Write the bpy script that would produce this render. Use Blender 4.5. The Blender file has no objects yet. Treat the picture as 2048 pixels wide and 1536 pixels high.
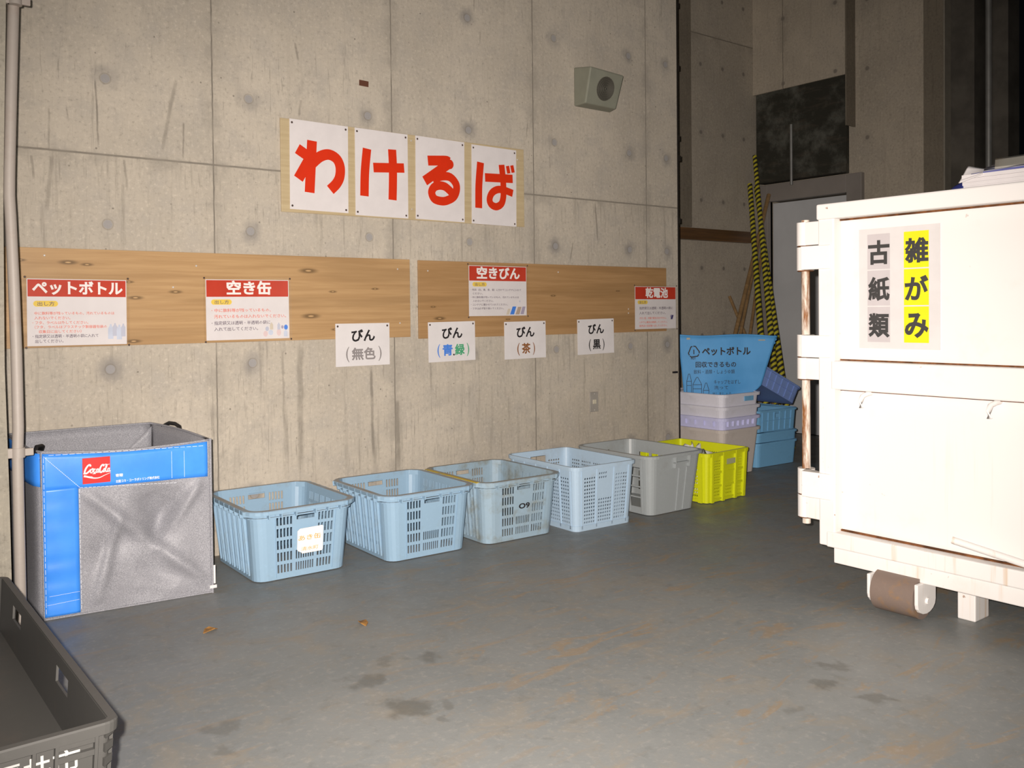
import bpy, math, random
from mathutils import Vector, Matrix

# ------------------------------------------------------------------ camera, world, light, exposure
SC = bpy.context.scene
COL = SC.collection
random.seed(7)

cam_d = bpy.data.cameras.new('camera')
cam = bpy.data.objects.new('camera', cam_d)
COL.objects.link(cam)
cam_d.sensor_fit = 'HORIZONTAL'
cam_d.sensor_width = 36.0
cam_d.lens = 31.57
cam_d.shift_x = 0.01275
cam_d.shift_y = -0.0544
cam_d.clip_start = 0.05
_rx = Vector((0.79126541, -0.61138258, -0.01050666))
_ry = Vector((0.01939283, 0.00791733, 0.99978059))
_rz = -Vector((0.61116525, 0.79129556, -0.01812114))
CAM = Vector((0.0, -3.88, 1.06))
cam.matrix_world = Matrix(((_rx.x, _ry.x, _rz.x, CAM.x), (_rx.y, _ry.y, _rz.y, CAM.y), (_rx.z, _ry.z, _rz.z, CAM.z), (0, 0, 0, 1)))
SC.camera = cam

world = bpy.data.worlds.new('night')
SC.world = world
world.use_nodes = True
world.node_tree.nodes['Background'].inputs[0].default_value = (0.55, 0.75, 1.0, 1)
world.node_tree.nodes['Background'].inputs[1].default_value = 0.002

SC.view_settings.view_transform = 'Standard'
SC.view_settings.look = 'None'
SC.view_settings.gamma = 1.0
SC.view_settings.use_curve_mapping = False
SC.view_settings.exposure = 0.0

# the camera's own flash, a few centimetres left of and above the lens
fl_d = bpy.data.lights.new('camera_flash', 'SPOT')
fl_d.energy = 950
fl_d.color = (1.0, 0.905, 0.825)
fl_d.spot_size = math.radians(94)
fl_d.spot_blend = 1.0
fl_d.shadow_soft_size = 0.012
flash = bpy.data.objects.new('camera_flash', fl_d)
COL.objects.link(flash)
flash.location = CAM - _rx * 0.045 + _ry * 0.035
_aim = (-_rz * 1.0 - _ry * 0.09 + _rx * 0.02).normalized()
flash.rotation_euler = _aim.to_track_quat('-Z', 'Y').to_euler()

# one dim unseen area light high up behind the photographer
tb_d = bpy.data.lights.new('rear_area_light', 'AREA')
tb_d.energy = 10
tb_d.color = (0.86, 0.95, 1.0)
tb_d.shape = 'RECTANGLE'
tb_d.size = 1.2
tb_d.size_y = 0.3
rear_light = bpy.data.objects.new('rear_area_light', tb_d)
COL.objects.link(rear_light)
rear_light.location = (1.5, -4.5, 4.4)


# ------------------------------------------------------------------ node helper
class NT:
    def __init__(s, name):
        s.m = bpy.data.materials.new(name)
        s.m.use_nodes = True
        s.t = s.m.node_tree
        s.b = s.t.nodes['Principled BSDF']
        s.tc = None

    def node(s, k, **kw):
        n = s.t.nodes.new(k)
        for a, v in kw.items():
            setattr(n, a, v)
        return n

    def link(s, a, b):
        s.t.links.new(a, b)

    def put(s, sock, v):
        if hasattr(v, 'is_output'):
            s.link(v, sock)
        elif isinstance(v, (tuple, list)):
            sock.default_value = tuple(v) + ((1,) if len(v) == 3 and sock.type == 'RGBA' else ())
        else:
            sock.default_value = v

    def math(s, op, a, b=0.0, c=0.0, clamp=False):
        n = s.node('ShaderNodeMath', operation=op, use_clamp=clamp)
        s.put(n.inputs[0], a); s.put(n.inputs[1], b)
        if len(n.inputs) > 2:
            s.put(n.inputs[2], c)
        return n.outputs[0]

    def obj(s):
        if s.tc is None:
            s.tc = s.node('ShaderNodeTexCoord')
        return s.tc.outputs['Object']

    def sep(s, v=None):
        n = s.node('ShaderNodeSeparateXYZ')
        s.put(n.inputs[0], v if v is not None else s.obj())
        return n.outputs

    def scale(s, v, sc):
        n = s.node('ShaderNodeVectorMath', operation='MULTIPLY')
        s.put(n.inputs[0], v); n.inputs[1].default_value = sc
        return n.outputs[0]

    def noise(s, scale=5, detail=3, rough=.55, vec=None, dist=0.0):
        n = s.node('ShaderNodeTexNoise')
        s.put(n.inputs['Vector'], vec if vec is not None else s.obj())
        n.inputs['Scale'].default_value = scale
        n.inputs['Detail'].default_value = detail
        n.inputs['Roughness'].default_value = rough
        n.inputs['Distortion'].default_value = dist
        return n.outputs['Fac']

    def ramp(s, v, lo, hi, a=0.0, b=1.0):
        n = s.node('ShaderNodeMapRange', interpolation_type='SMOOTHSTEP')
        s.put(n.inputs[0], v)
        n.inputs[1].default_value = lo; n.inputs[2].default_value = hi
        n.inputs[3].default_value = a; n.inputs[4].default_value = b
        return n.outputs[0]

    def mix(s, f, a, b, mode='MIX'):
        n = s.node('ShaderNodeMix', data_type='RGBA', blend_type=mode)
        s.put(n.inputs[0], f); s.put(n.inputs[6], a); s.put(n.inputs[7], b)
        return n.outputs[2]

    def bump(s, h, strength=.3, dist=.01):
        n = s.node('ShaderNodeBump')
        n.inputs['Strength'].default_value = strength
        n.inputs['Distance'].default_value = dist
        s.put(n.inputs['Height'], h)
        s.link(n.outputs[0], s.b.inputs['Normal'])

    def set(s, color=None, rough=None, spec=None, metal=None, **kw):
        if color is not None: s.put(s.b.inputs['Base Color'], color)
        if rough is not None: s.put(s.b.inputs['Roughness'], rough)
        if spec is not None: s.put(s.b.inputs['Specular IOR Level'], spec)
        if metal is not None: s.put(s.b.inputs['Metallic'], metal)
        for k, v in kw.items():
            s.put(s.b.inputs[k.replace('_', ' ')], v)
        return s.m


_plain = {}


def plain(name, color, rough=.5, spec=.4, metal=0.0, var=.06, scale=12):
    """a slightly mottled single-colour surface"""
    if name in _plain:
        return _plain[name]
    n = NT(name)
    f = n.noise(scale, 4)
    dk = tuple(c * (1 - var * 2) for c in color)
    lt = tuple(min(1, c * (1 + var)) for c in color)
    n.set(n.mix(n.ramp(f, .3, .7), dk, lt), rough, spec, metal)
    _plain[name] = n.m
    return n.m


def concrete(name, base, xs, vlines, hline, x0, dx, z0, dz, extra=None, streak=1.0, axis=0, flaw=1.0, hs=1.0, stains=()):
    """cast concrete: panel joints, plugged tie holes on a grid, drip streaks, pores"""
    n = NT(name)
    p = n.sep()
    U, Z = p[axis], p[2]
    big = n.noise(1.3, 5, .6)
    mid = n.noise(7, 5, .6)
    fine = n.noise(60, 4, .7)
    st = n.noise(1.0, 6, .65, n.scale(n.obj(), (26, 26, 1.6)))
    st2 = n.noise(1.0, 3, .6, n.scale(n.obj(), (90, 90, 7)))
    low = n.ramp(Z, hline - .02, hline + .02, 1.0, .35) if hline else 0.7
    c = n.mix(n.ramp(big, .3, .72), tuple(v * .86 for v in base), tuple(min(1, v * 1.08) for v in base))
    c = n.mix(n.math('MULTIPLY', n.ramp(mid, .42, .70), .55 * flaw), c, tuple(v * q for v, q in zip(base, (.80, .82, .87))))
    cl = n.noise(3.2, 6, .7, dist=.8)
    c = n.mix(n.math('MULTIPLY', n.ramp(cl, .52, .72), .40 * flaw), c, tuple(v * q for v, q in zip(base, (.74, .755, .78))))
    c = n.mix(n.math('MULTIPLY', n.ramp(fine, .52, .72), .6), c, tuple(min(1, v * 1.30) for v in base))
    c = n.mix(n.math('MULTIPLY', n.ramp(fine, .46, .30), .55), c, tuple(v * .55 for v in base))
    sm = n.math('MULTIPLY', n.math('MULTIPLY', n.ramp(st, .53, .74), low), .75 * streak)
    c = n.mix(sm, c, tuple(v * .58 for v in base))
    c = n.mix(n.math('MULTIPLY', n.math('MULTIPLY', n.math('MULTIPLY', n.ramp(st2, .55, .70), n.ramp(cl, .40, .58)), low), .5 * streak), c, tuple(v * .50 for v in base))
    st4 = n.noise(1.0, 4, .7, n.scale(n.obj(), (55, 55, 3.0)), 1.0)
    c = n.mix(n.math('MULTIPLY', n.math('MULTIPLY', n.ramp(st4, .60, .70), n.ramp(big, .45, .62)), .7 * streak), c, tuple(v * .45 for v in base))
    # small pores
    vo = n.node('ShaderNodeTexVoronoi')
    n.put(vo.inputs['Vector'], n.obj()); vo.inputs['Scale'].default_value = 17
    pore = n.math('MULTIPLY', n.ramp(vo.outputs['Distance'], .05, .09, 1, 0), n.ramp(n.noise(9, 2), .5, .58))
    c = n.mix(n.math('MULTIPLY', pore, .75 * flaw), c, tuple(v * .35 for v in base))
    wob = n.math('MULTIPLY', n.math('SUBTRACT', n.noise(14, 2), .5), .006)
    Uw = n.math('ADD', U, wob)
    h = fine
    w2 = n.math('MULTIPLY', n.math('SUBTRACT', n.noise(9, 4), .5), .03)
    for ax, az, bx, bz, wd, k in stains:
        t = n.math('DIVIDE', n.math('SUBTRACT', Z, az), bz - az)
        inside = n.math('MULTIPLY', n.ramp(t, -.02, .06), n.ramp(t, .75, 1.02, 1, 0))
        lx = n.math('ADD', n.math('MULTIPLY', t, bx - ax), ax)
        d = n.math('ABSOLUTE', n.math('SUBTRACT', n.math('ADD', U, n.math('MULTIPLY', w2, .3 + wd * 25)), lx))
        c = n.mix(n.math('MULTIPLY', n.math('MULTIPLY', n.ramp(d, wd * .3, wd * 1.4, k, 0), inside), n.ramp(mid, .3, .55, .5, 1)), c, tuple(v * .42 for v in base))
    # joints
    for x in vlines:
        d = n.math('ABSOLUTE', n.math('SUBTRACT', Uw, x))
        c = n.mix(n.math('MULTIPLY', n.ramp(d, .001, .005, 1, 0), n.ramp(n.noise(5, 2), .3, .5, .45, .95)), c, tuple(v * .33 for v in base))
        c = n.mix(n.math('MULTIPLY', n.ramp(d, .0, .07, .4, 0), n.ramp(mid, .4, .6)), c, tuple(v * .6 for v in base))
    if hline:
        d = n.math('ABSOLUTE', n.math('SUBTRACT', n.math('ADD', Z, n.math('MULTIPLY', wob, .5)), hline))
        c = n.mix(n.ramp(d, .002, .006, .85, 0), c, tuple(v * .36 for v in base))
        dn = n.math('SUBTRACT', Z, hline)
        c = n.mix(n.math('MULTIPLY', n.math('MULTIPLY', n.ramp(dn, -.09, 0, 0, .5), n.ramp(dn, 0, .02, 1, 0)), n.ramp(mid, .4, .62)), c, tuple(v * .6 for v in base))
    # tie holes
    def hole(u_, z_):
        return n.math('SQRT', n.math('ADD', n.math('POWER', n.math('ABSOLUTE', u_), 2), n.math('POWER', n.math('ABSOLUTE', z_), 2)))
    if dx:
        ku = n.math('ROUND', n.math('DIVIDE', n.math('SUBTRACT', U, x0), dx))
        ku = n.math('MINIMUM', n.math('MAXIMUM', ku, xs[0]), xs[1])
        u_ = n.math('SUBTRACT', n.math('SUBTRACT', U, x0), n.math('MULTIPLY', ku, dx))
        z_ = n.math('SUBTRACT', n.math('SUBTRACT', Z, z0), n.math('MULTIPLY', n.math('ROUND', n.math('DIVIDE', n.math('SUBTRACT', Z, z0), dz)), dz))
        d = hole(u_, z_)
        if extra is not None:
            d = n.math('MINIMUM', d, hole(n.math('SUBTRACT', U, extra), z_))
        if hs != 1.0:
            d = n.math('DIVIDE', d, hs)
        dw = n.math('ADD', d, n.math('MULTIPLY', n.math('SUBTRACT', n.noise(22, 3), .5), .05))
        c = n.mix(n.math('MULTIPLY', n.ramp(dw, .015, .075, .85 if hs == 1.0 else .25, 0), n.ramp(n.noise(4.5, 3), .38, .6, .15, 1)), c, tuple(v * q for v, q in zip(base, (.52, .54, .60))))
        ring = n.math('MULTIPLY', n.ramp(d, .017, .021), n.ramp(d, .021, .026, 1, 0))
        c = n.mix(n.ramp(d, .016, .020, .85, 0), c, tuple(v * q for v, q in zip(base, (.64, .69, .83) if hs == 1.0 else (.45, .45, .47))))
        c = n.mix(n.math('MULTIPLY', ring, .45), c, tuple(v * .42 for v in base))
        h = n.math('SUBTRACT', h, n.math('MULTIPLY', n.ramp(d, .018, .022, 1, 0), .5))
    n.bump(h, .25, .006)
    return n.set(c, .85, .25)


# ------------------------------------------------------------------ mesh helper
class MB:
    def __init__(s):
        s.v = []; s.f = []; s.smooth = []

    def add(s, verts, faces, smooth=False):
        o = len(s.v)
        s.v += [tuple(v) for v in verts]
        s.f += [tuple(i + o for i in f) for f in faces]
        s.smooth += [smooth] * len(faces)
        return s

    def box(s, x0, x1, y0, y1, z0, z1, M=None):
        vs = [Vector((x, y, z)) for z in (z0, z1) for y in (y0, y1) for x in (x0, x1)]
        if M is not None:
            vs = [M @ v for v in vs]
        return s.add(vs, [(0, 2, 3, 1), (4, 5, 7, 6), (0, 1, 5, 4), (2, 6, 7, 3), (0, 4, 6, 2), (1, 3, 7, 5)])

    def hexa(s, b, t):
        """box from four bottom and four top corners (counter-clockwise seen from above)"""
        return s.add(list(b) + list(t), [(3, 2, 1, 0), (4, 5, 6, 7), (0, 1, 5, 4), (1, 2, 6, 5), (2, 3, 7, 6), (3, 0, 4, 7)])

    def tube(s, pts, r, n=12, cap=True, r2=None):
        pts = [Vector(p) for p in pts]
        base = len(s.v)
        rings = []
        up = None
        for i, p in enumerate(pts):
            a = pts[max(0, i - 1)]; b = pts[min(len(pts) - 1, i + 1)]
            t = (b - a).normalized()
            if up is None:
                up = Vector((0, 0, 1)) if abs(t.z) < .9 else Vector((1, 0, 0))
            x = up.cross(t).normalized(); y = t.cross(x).normalized(); up = y.cross(x) * -1 if False else up
            rr = r if r2 is None else r + (r2 - r) * i / (len(pts) - 1)
            rings.append([p + (x * math.cos(k * 2 * math.pi / n) + y * math.sin(k * 2 * math.pi / n)) * rr for k in range(n)])
        vs = [v for g in rings for v in g]
        fs = []
        for i in range(len(pts) - 1):
            for k in range(n):
                k2 = (k + 1) % n
                fs.append((i * n + k, i * n + k2, (i + 1) * n + k2, (i + 1) * n + k))
        s.add(vs, fs, True)
        if cap:
            s.add(rings[0], [tuple(range(n))[::-1]])
            s.add(rings[-1], [tuple(range(n))])
        return s

    def prism(s, poly, M, depth):
        """polygon (x, y) pushed along local z by depth, placed by M"""
        n = len(poly)
        vs = [M @ Vector((x, y, 0)) for x, y in poly] + [M @ Vector((x, y, depth)) for x, y in poly]
        return s.add(vs, [tuple(range(n))[::-1], tuple(range(n, 2 * n))] + [(i, (i + 1) % n, (i + 1) % n + n, i + n) for i in range(n)])

    def build(s, name, mat, parent=None, bevel=0.0, loc=None, rot=None, seg=2):
        me = bpy.data.meshes.new(name)
        me.from_pydata(s.v, [], s.f)
        me.polygons.foreach_set('use_smooth', s.smooth)
        me.validate()
        o = bpy.data.objects.new(name, me)
        COL.objects.link(o)
        if mat is not None:
            me.materials.append(mat)
        if parent is not None:
            o.parent = parent
        if loc is not None: o.location = loc
        if rot is not None: o.rotation_euler = rot
        if bevel:
            m = o.modifiers.new('bevel', 'BEVEL')
            m.width = bevel; m.segments = seg; m.limit_method = 'ANGLE'; m.angle_limit = math.radians(40)
        return o


def thing(o, label, cat, group=None):
    o['label'] = label; o['category'] = cat
    if group: o['group'] = group
    return o


def struct(o):
    o['kind'] = 'structure'
    return o


def empty(name, loc, rot=(0, 0, 0)):
    o = bpy.data.objects.new(name, None)
    o.empty_display_size = .1
    o.location = loc; o.rotation_euler = rot
    COL.objects.link(o)
    return o


# flat shapes on a surface: local frame x right, z up, -y towards the viewer
def on(pts, off):
    return [(x, -off, z) for x, z in pts]


def catmull(p, n=8):
    P = [Vector((a, b)) for a, b in p]
    out = []
    for i in range(len(P) - 1):
        a = P[i - 1] if i else P[0] * 2 - P[1]
        b, c = P[i], P[i + 1]
        d = P[i + 2] if i + 2 < len(P) else P[-1] * 2 - P[-2]
        for k in range(n):
            t = k / n
            out.append(.5 * ((2 * b) + (c - a) * t + (2 * a - 5 * b + 4 * c - d) * t * t + (3 * b - a - 3 * c + d) * t ** 3))
    out.append(P[-1])
    return out


def ribbon(mb, pts, w, off, smooth=True, w2=None, closed=False, lift=.0003):
    """a flat stroke of width w (to w2) along 2-D points, square ends"""
    P = catmull(pts) if smooth and len(pts) > 2 else [Vector(p) for p in pts]
    L = []; R = []
    for i, p in enumerate(P):
        if closed:
            a = P[i - 1]; b = P[(i + 1) % len(P)]
        else:
            a = P[max(0, i - 1)]; b = P[min(len(P) - 1, i + 1)]
        t1 = (p - a); t2 = (b - p)
        t1 = t1.normalized() if t1.length > 1e-9 else t2.normalized()
        t2 = t2.normalized() if t2.length > 1e-9 else t1
        t = (t1 + t2)
        t = t.normalized() if t.length > 1e-6 else t1
        nn = Vector((-t.y, t.x))
        k = 1 / max(.45, nn.dot(Vector((-t1.y, t1.x))))
        ww = w if w2 is None else w + (w2 - w) * i / (len(P) - 1)
        L.append(p + nn * ww / 2 * k); R.append(p - nn * ww / 2 * k)
    n = len(P)
    vs = [(v.x, -off - lift * (i % n) / n, v.y) for i, v in enumerate(L + R)]
    fs = [(i, n + i, n + i + 1, i + 1) for i in range(n - 1)]
    if closed:
        fs.append((n - 1, 2 * n - 1, n, 0))
    mb.add(vs, fs)


def rect(mb, x0, x1, z0, z1, off):
    mb.add(on([(x0, z0), (x1, z0), (x1, z1), (x0, z1)], off), [(0, 1, 2, 3)])


def disc(mb, cx, cz, r, off, n=16, rz=None):
    rz = rz or r
    mb.add(on([(cx + r * math.cos(k * 2 * math.pi / n), cz + rz * math.sin(k * 2 * math.pi / n)) for k in range(n)], off), [tuple(range(n))])


def pill(mb, x0, x1, z0, z1, off):
    r = (z1 - z0) / 2
    pts = []
    for k in range(9):
        a = -math.pi / 2 + math.pi * k / 8
        pts.append((x1 - r + r * math.cos(a), z0 + r + r * math.sin(a)))
    for k in range(9):
        a = math.pi / 2 + math.pi * k / 8
        pts.append((x0 + r + r * math.cos(a), z0 + r + r * math.sin(a)))
    mb.add(on(pts, off), [tuple(range(len(pts)))])


_dg = None


def text(mb, s, x0, x1, z0, z1, off, bold=.02, res=3, keep=False):
    """the string s as flat glyphs filling the box x0..x1, z0..z1 (keep: only the height and left edge are kept)"""
    c = bpy.data.curves.new('t', 'FONT')
    c.body = s; c.resolution_u = res; c.size = 1
    c.bevel_depth = bold; c.bevel_resolution = 0
    o = bpy.data.objects.new('t', c)
    COL.objects.link(o)
    dg = bpy.context.evaluated_depsgraph_get()
    me = bpy.data.meshes.new_from_object(o.evaluated_get(dg))
    V = [v.co.copy() for v in me.vertices]; F = [tuple(p.vertices) for p in me.polygons]
    bpy.data.objects.remove(o); bpy.data.curves.remove(c); bpy.data.meshes.remove(me)
    if not V:
        return
    ax, bx = min(v.x for v in V), max(v.x for v in V)
    ay, by = min(v.y for v in V), max(v.y for v in V)
    sz = (z1 - z0) / (by - ay)
    sx = sz if keep else (x1 - x0) / (bx - ax)
    mb.add([(x0 + (v.x - ax) * sx, -off - (v.z + bold) * .004, z0 + (v.y - ay) * sz) for v in V], F)


# ------------------------------------------------------------------ materials
M_wall = concrete('main_wall_concrete', (.50, .45, .375), (-2, 5), (1.427, 2.334, 3.254, 4.170), 1.717, .985, .607, .842, .5925, extra=4.355, stains=(
    (0.946, 2.019, 0.956, 1.724, 0.004, 0.8), (1.271, 2.064, 1.203, 1.734, 0.009, 0.5), (0.774, 1.882, 0.771, 1.706, 0.004, 0.5), (0.707, 1.69, 0.716, 1.593, 0.005, 0.6), (0.783, 1.697, 0.756, 1.46, 0.009, 0.45), (1.053, 1.707, 1.064, 1.57, 0.005, 0.7), (1.3, 1.887, 1.297, 1.726, 0.004, 0.7), (1.821, 2.318, 1.837, 2.229, 0.006, 0.6), (1.846, 2.057, 1.835, 1.974, 0.006, 0.5), (1.823, 0.916, 1.821, 0.285, 0.016, 0.55), (2.199, 0.794, 2.208, 0.287, 0.008, 0.75), (2.345, 0.624, 2.348, 0.27, 0.014, 0.7), (3.728, 1.705, 3.75, 1.454, 0.006, 0.7), (3.549, 1.46, 3.524, 1.343, 0.005, 0.6), (1.628, 0.945, 1.629, 0.672, 0.006, 0.4), (1.736, 0.896, 1.742, 0.48, 0.006, 0.45), (2.546, 0.868, 2.552, 0.635, 0.007, 0.4)))
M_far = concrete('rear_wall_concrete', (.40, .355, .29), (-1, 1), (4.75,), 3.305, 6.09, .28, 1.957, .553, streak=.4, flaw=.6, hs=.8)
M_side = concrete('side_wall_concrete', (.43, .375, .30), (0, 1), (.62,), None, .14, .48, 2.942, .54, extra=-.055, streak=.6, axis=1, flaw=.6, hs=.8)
M_dark_con = concrete('dark_concrete', (.20, .172, .132), (-9, 9), (), None, 0, 0, 0, .6, streak=1.0, axis=1, flaw=.6)  # darker concrete; on the gate band it paints the column's shade

n = NT('painted_floor')
p = n.sep()
f1 = n.noise(1.1, 6, .6); f2 = n.noise(6, 6, .65, dist=.6); f3 = n.noise(45, 4, .7)
c = n.mix(n.ramp(f1, .3, .7), (.176, .190, .192), (.225, .233, .228))
c = n.mix(n.math('MULTIPLY', n.ramp(f2, .48, .70), .6), c, (.265, .235, .19))
f4 = n.noise(14, 5, .7)
c = n.mix(n.math('MULTIPLY', n.ramp(f4, .52, .72), .45), c, (.145, .15, .142))
f5 = n.noise(1.0, 5, .65, n.scale(n.obj(), (3.5, 10, 1)), 1.2)
c = n.mix(n.math('MULTIPLY', n.math('MULTIPLY', n.ramp(f5, .56, .66), n.ramp(p[0], 1.0, 2.0, .2, 1)), .55), c, (.30, .205, .11))
c = n.mix(n.math('MULTIPLY', n.ramp(f3, .5, .75), .5), c, (.33, .315, .29))
swp = n.noise(1.0, 4, .6, n.scale(n.obj(), (2.2, 14, 1)))
c = n.mix(n.math('MULTIPLY', n.ramp(swp, .55, .74), .55), c, (.29, .215, .135))
wx = n.math('MULTIPLY', n.math('SUBTRACT', n.noise(9, 4), .5), .22)
wy = n.math('MULTIPLY', n.math('SUBTRACT', n.noise(9, 4, vec=n.scale(n.obj(), (1.3, .8, 1))), .5), .22)
for sx, sy, sr, a in ((1.2535, -1.595, .062, .55), (1.50, -1.558, .062, .55), (1.255, -1.824, .068, .65), (1.356, -1.874, .032, .4), (1.31, -1.934, .036, .4), (1.402, -1.514, .04, .35), (2.40, -2.39, .05, .6), (2.255, -2.44, .05, .6), (2.29, -2.59, .05, .65), (2.06, -2.48, .035, .3), (.82, -1.64, .045, .45), (.80, -1.75, .04, .35)):
    d = n.math('SQRT', n.math('ADD', n.math('POWER', n.math('ABSOLUTE', n.math('SUBTRACT', n.math('ADD', p[0], wx), sx)), 2), n.math('POWER', n.math('ABSOLUTE', n.math('SUBTRACT', n.math('ADD', p[1], wy), sy)), 2)))
    c = n.mix(n.ramp(d, sr * .35, sr, a, 0), c, (.10, .098, .085))
n.bump(n.math('ADD', f3, n.math('MULTIPLY', f2, .6)), .12, .004)
M_floor = n.set(c, n.ramp(f2, .3, .7, .42, .6), .35)


def wood(name, a, b, knots, grain=1.0):
    n = NT(name)
    g = n.noise(1.0, 5, .6, n.scale(n.obj(), (2.2, 2, 60)), .3)
    g2 = n.noise(1.0, 3, .5, n.scale(n.obj(), (.7, 1, 9)), .8)
    c = n.mix(n.ramp(g, .3, .7), a, b)
    c = n.mix(n.math('MULTIPLY', n.ramp(g2, .48, .62), .5 * grain), c, tuple(v * .8 for v in a))
    p = n.sep()
    for kx, kz, r in knots:
        ux = n.math('MULTIPLY', n.math('ABSOLUTE', n.math('SUBTRACT', p[0], kx)), .26)
        uz = n.math('ABSOLUTE', n.math('SUBTRACT', p[2], kz))
        d = n.math('SQRT', n.math('ADD', n.math('MULTIPLY', ux, ux), n.math('MULTIPLY', uz, uz)))
        c = n.mix(n.ramp(d, r * .35, r * 1.3, .8, 0), c, tuple(v * .30 for v in a))
        c = n.mix(n.ramp(d, r * .15, r * .38, .9, 0), c, tuple(min(1, v * 1.2) for v in b))
    n.bump(g, .1, .002)
    return n.set(c, .38, .4)


M_paper = plain('white_paper', (.72, .685, .69), .5, .3, var=.02)
M_label = plain('white_card', (.71, .685, .69), .45, .3, var=.02)
M_red = plain('signal_red_ink', (.66, .032, .006), .5, .3, var=.02)
M_hdr = plain('header_red_ink', (.52, .05, .025), .4, .3, var=.03)
M_white = plain('white_ink', (.86, .82, .80), .5, .3, var=.01)
M_black = plain('black_ink', (.022, .02, .022), .5, .3, var=.02)
M_yel = plain('yellow_ink', (.80, .58, .10), .5, .3, var=.02)
M_brn = plain('brown_ink', (.26, .10, .03), .5, .3, var=.02)
M_gry = plain('grey_ink', (.27, .25, .25), .5, .3, var=.02)
M_blu = plain('blue_ink', (.06, .22, .72), .5, .3, var=.02)
M_grn = plain('green_ink', (.07, .36, .18), .5, .3, var=.02)
M_txt = plain('small_print_ink', (.16, .13, .17), .5, .3, var=.02)
M_rtxt = plain('red_print_ink', (.72, .20, .15), .5, .3, var=.02)
M_org = plain('orange_ink', (.75, .36, .10), .5, .3, var=.02)
M_pic = plain('pale_blue_ink', (.55, .60, .72), .5, .3, var=.05)
M_screw = plain('screw_steel', (.75, .73, .70), .35, .5, .3)
M_pin = plain('dark_pin', (.10, .07, .06), .4, .5, .3)
M_white_paint = None

n = NT('clear_pouch')
tr = n.node('ShaderNodeBsdfTransparent'); gl = n.node('ShaderNodeBsdfGlossy')
gl.inputs['Roughness'].default_value = .12
mx = n.node('ShaderNodeMixShader'); mx.inputs[0].default_value = .05
n.link(tr.outputs[0], mx.inputs[1]); n.link(gl.outputs[0], mx.inputs[2])
n.link(mx.outputs[0], n.t.nodes['Material Output'].inputs['Surface'])
M_pouch = n.m


def worn(name, color, dirt, amount=.5, rough=.42, spec=.4, lo=.52, hi=.72, scale=8, stz=1.0, dust=None):
    n = NT(name)
    f = n.noise(1.0, 6, .65, n.scale(n.obj(), (scale, scale, scale * stz)))
    g = n.noise(70, 3)
    c = n.mix(n.math('MULTIPLY', n.ramp(f, lo, hi), amount), color, dirt)
    c = n.mix(n.math('MULTIPLY', n.ramp(g, .5, .8), .25), c, tuple(min(1, v * 1.25) for v in color))
    if dust:
        ge = n.node('ShaderNodeNewGeometry')
        nz = n.sep(ge.outputs['Normal'])[2]
        c = n.mix(n.math('MULTIPLY', n.ramp(nz, .75, .95), n.ramp(n.noise(11, 4), .3, .6, .35, .95)), c, dust)
    return n.set(c, rough, spec)


M_crate = worn('blue_grey_plastic', (.27, .41, .545), (.24, .29, .31), .5, dust=(.29, .275, .26))
M_crate2 = worn('dirty_blue_grey_plastic', (.29, .40, .49), (.20, .19, .13), .75, lo=.45, hi=.7, dust=(.25, .23, .19))
M_crate3 = worn('pale_blue_plastic', (.40, .53, .66), (.34, .40, .45), .4)
M_crate4 = worn('grey_plastic', (.325, .355, .365), (.27, .28, .27), .5)
M_crate5 = worn('yellow_green_plastic', (.62, .66, .012), (.45, .45, .03), .4)
M_st_beige = worn('beige_plastic', (.57, .52, .485), (.45, .40, .36), .5)
M_st_lav = worn('lavender_plastic', (.57, .58, .84), (.48, .48, .62), .4)
M_st_gry = worn('pale_grey_plastic', (.66, .66, .74), (.52, .51, .54), .4)
M_blue_box = worn('mid_blue_plastic', (.17, .40, .64), (.13, .26, .4), .5)
M_blue_lid = worn('violet_blue_plastic', (.20, .30, .62), (.10, .14, .26), .5)
M_tray = worn('dark_grey_plastic', (.058, .057, .054), (.078, .066, .058), .6, .5, .35)
M_navy = plain('navy_paper', (.03, .04, .22), .5)
M_dark = plain('dark_board', (.030, .029, .022), .8, .2, var=.4, scale=4)


# ------------------------------------------------------------------ the room
mb = MB(); mb.box(-3.5, 7.2, -7.5, 1.6, -.15, 0)
struct(mb.build('floor', M_floor))
mb = MB(); mb.box(-3.5, 4.46, 0, .28, 0, 4.6)
struct(mb.build('wall_back', M_wall))
mb = MB()
mb.box(4.46, 6.9, .92, 1.3, 0, 4.6)
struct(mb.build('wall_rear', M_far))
# side wall with the dark recess over the door, the beam and the door opening
mb = MB()
mb.box(6.63, 7.0, -.66, -.0, 0, 4.6)
mb.box(6.63, 7.0, .0, .10, 0, 4.6)
mb.box(6.63, 7.0, .84, .92, 0, 1.99)
mb.box(6.63, 7.0, .10, .92, 1.99, 2.17)
mb.box(6.63, 7.0, .10, .92, 2.17, 2.95)
mb.box(6.50, 7.0, .055, .92, 2.90, 4.6)
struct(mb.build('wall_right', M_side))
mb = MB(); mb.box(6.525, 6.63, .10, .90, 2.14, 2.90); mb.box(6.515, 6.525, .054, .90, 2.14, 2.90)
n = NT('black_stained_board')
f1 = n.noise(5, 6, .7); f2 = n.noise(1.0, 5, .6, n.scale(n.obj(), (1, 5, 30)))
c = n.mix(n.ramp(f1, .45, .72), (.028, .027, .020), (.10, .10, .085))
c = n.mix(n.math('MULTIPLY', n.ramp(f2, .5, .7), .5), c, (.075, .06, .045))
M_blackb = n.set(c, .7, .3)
struct(mb.build('trim_1', M_blackb))
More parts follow.
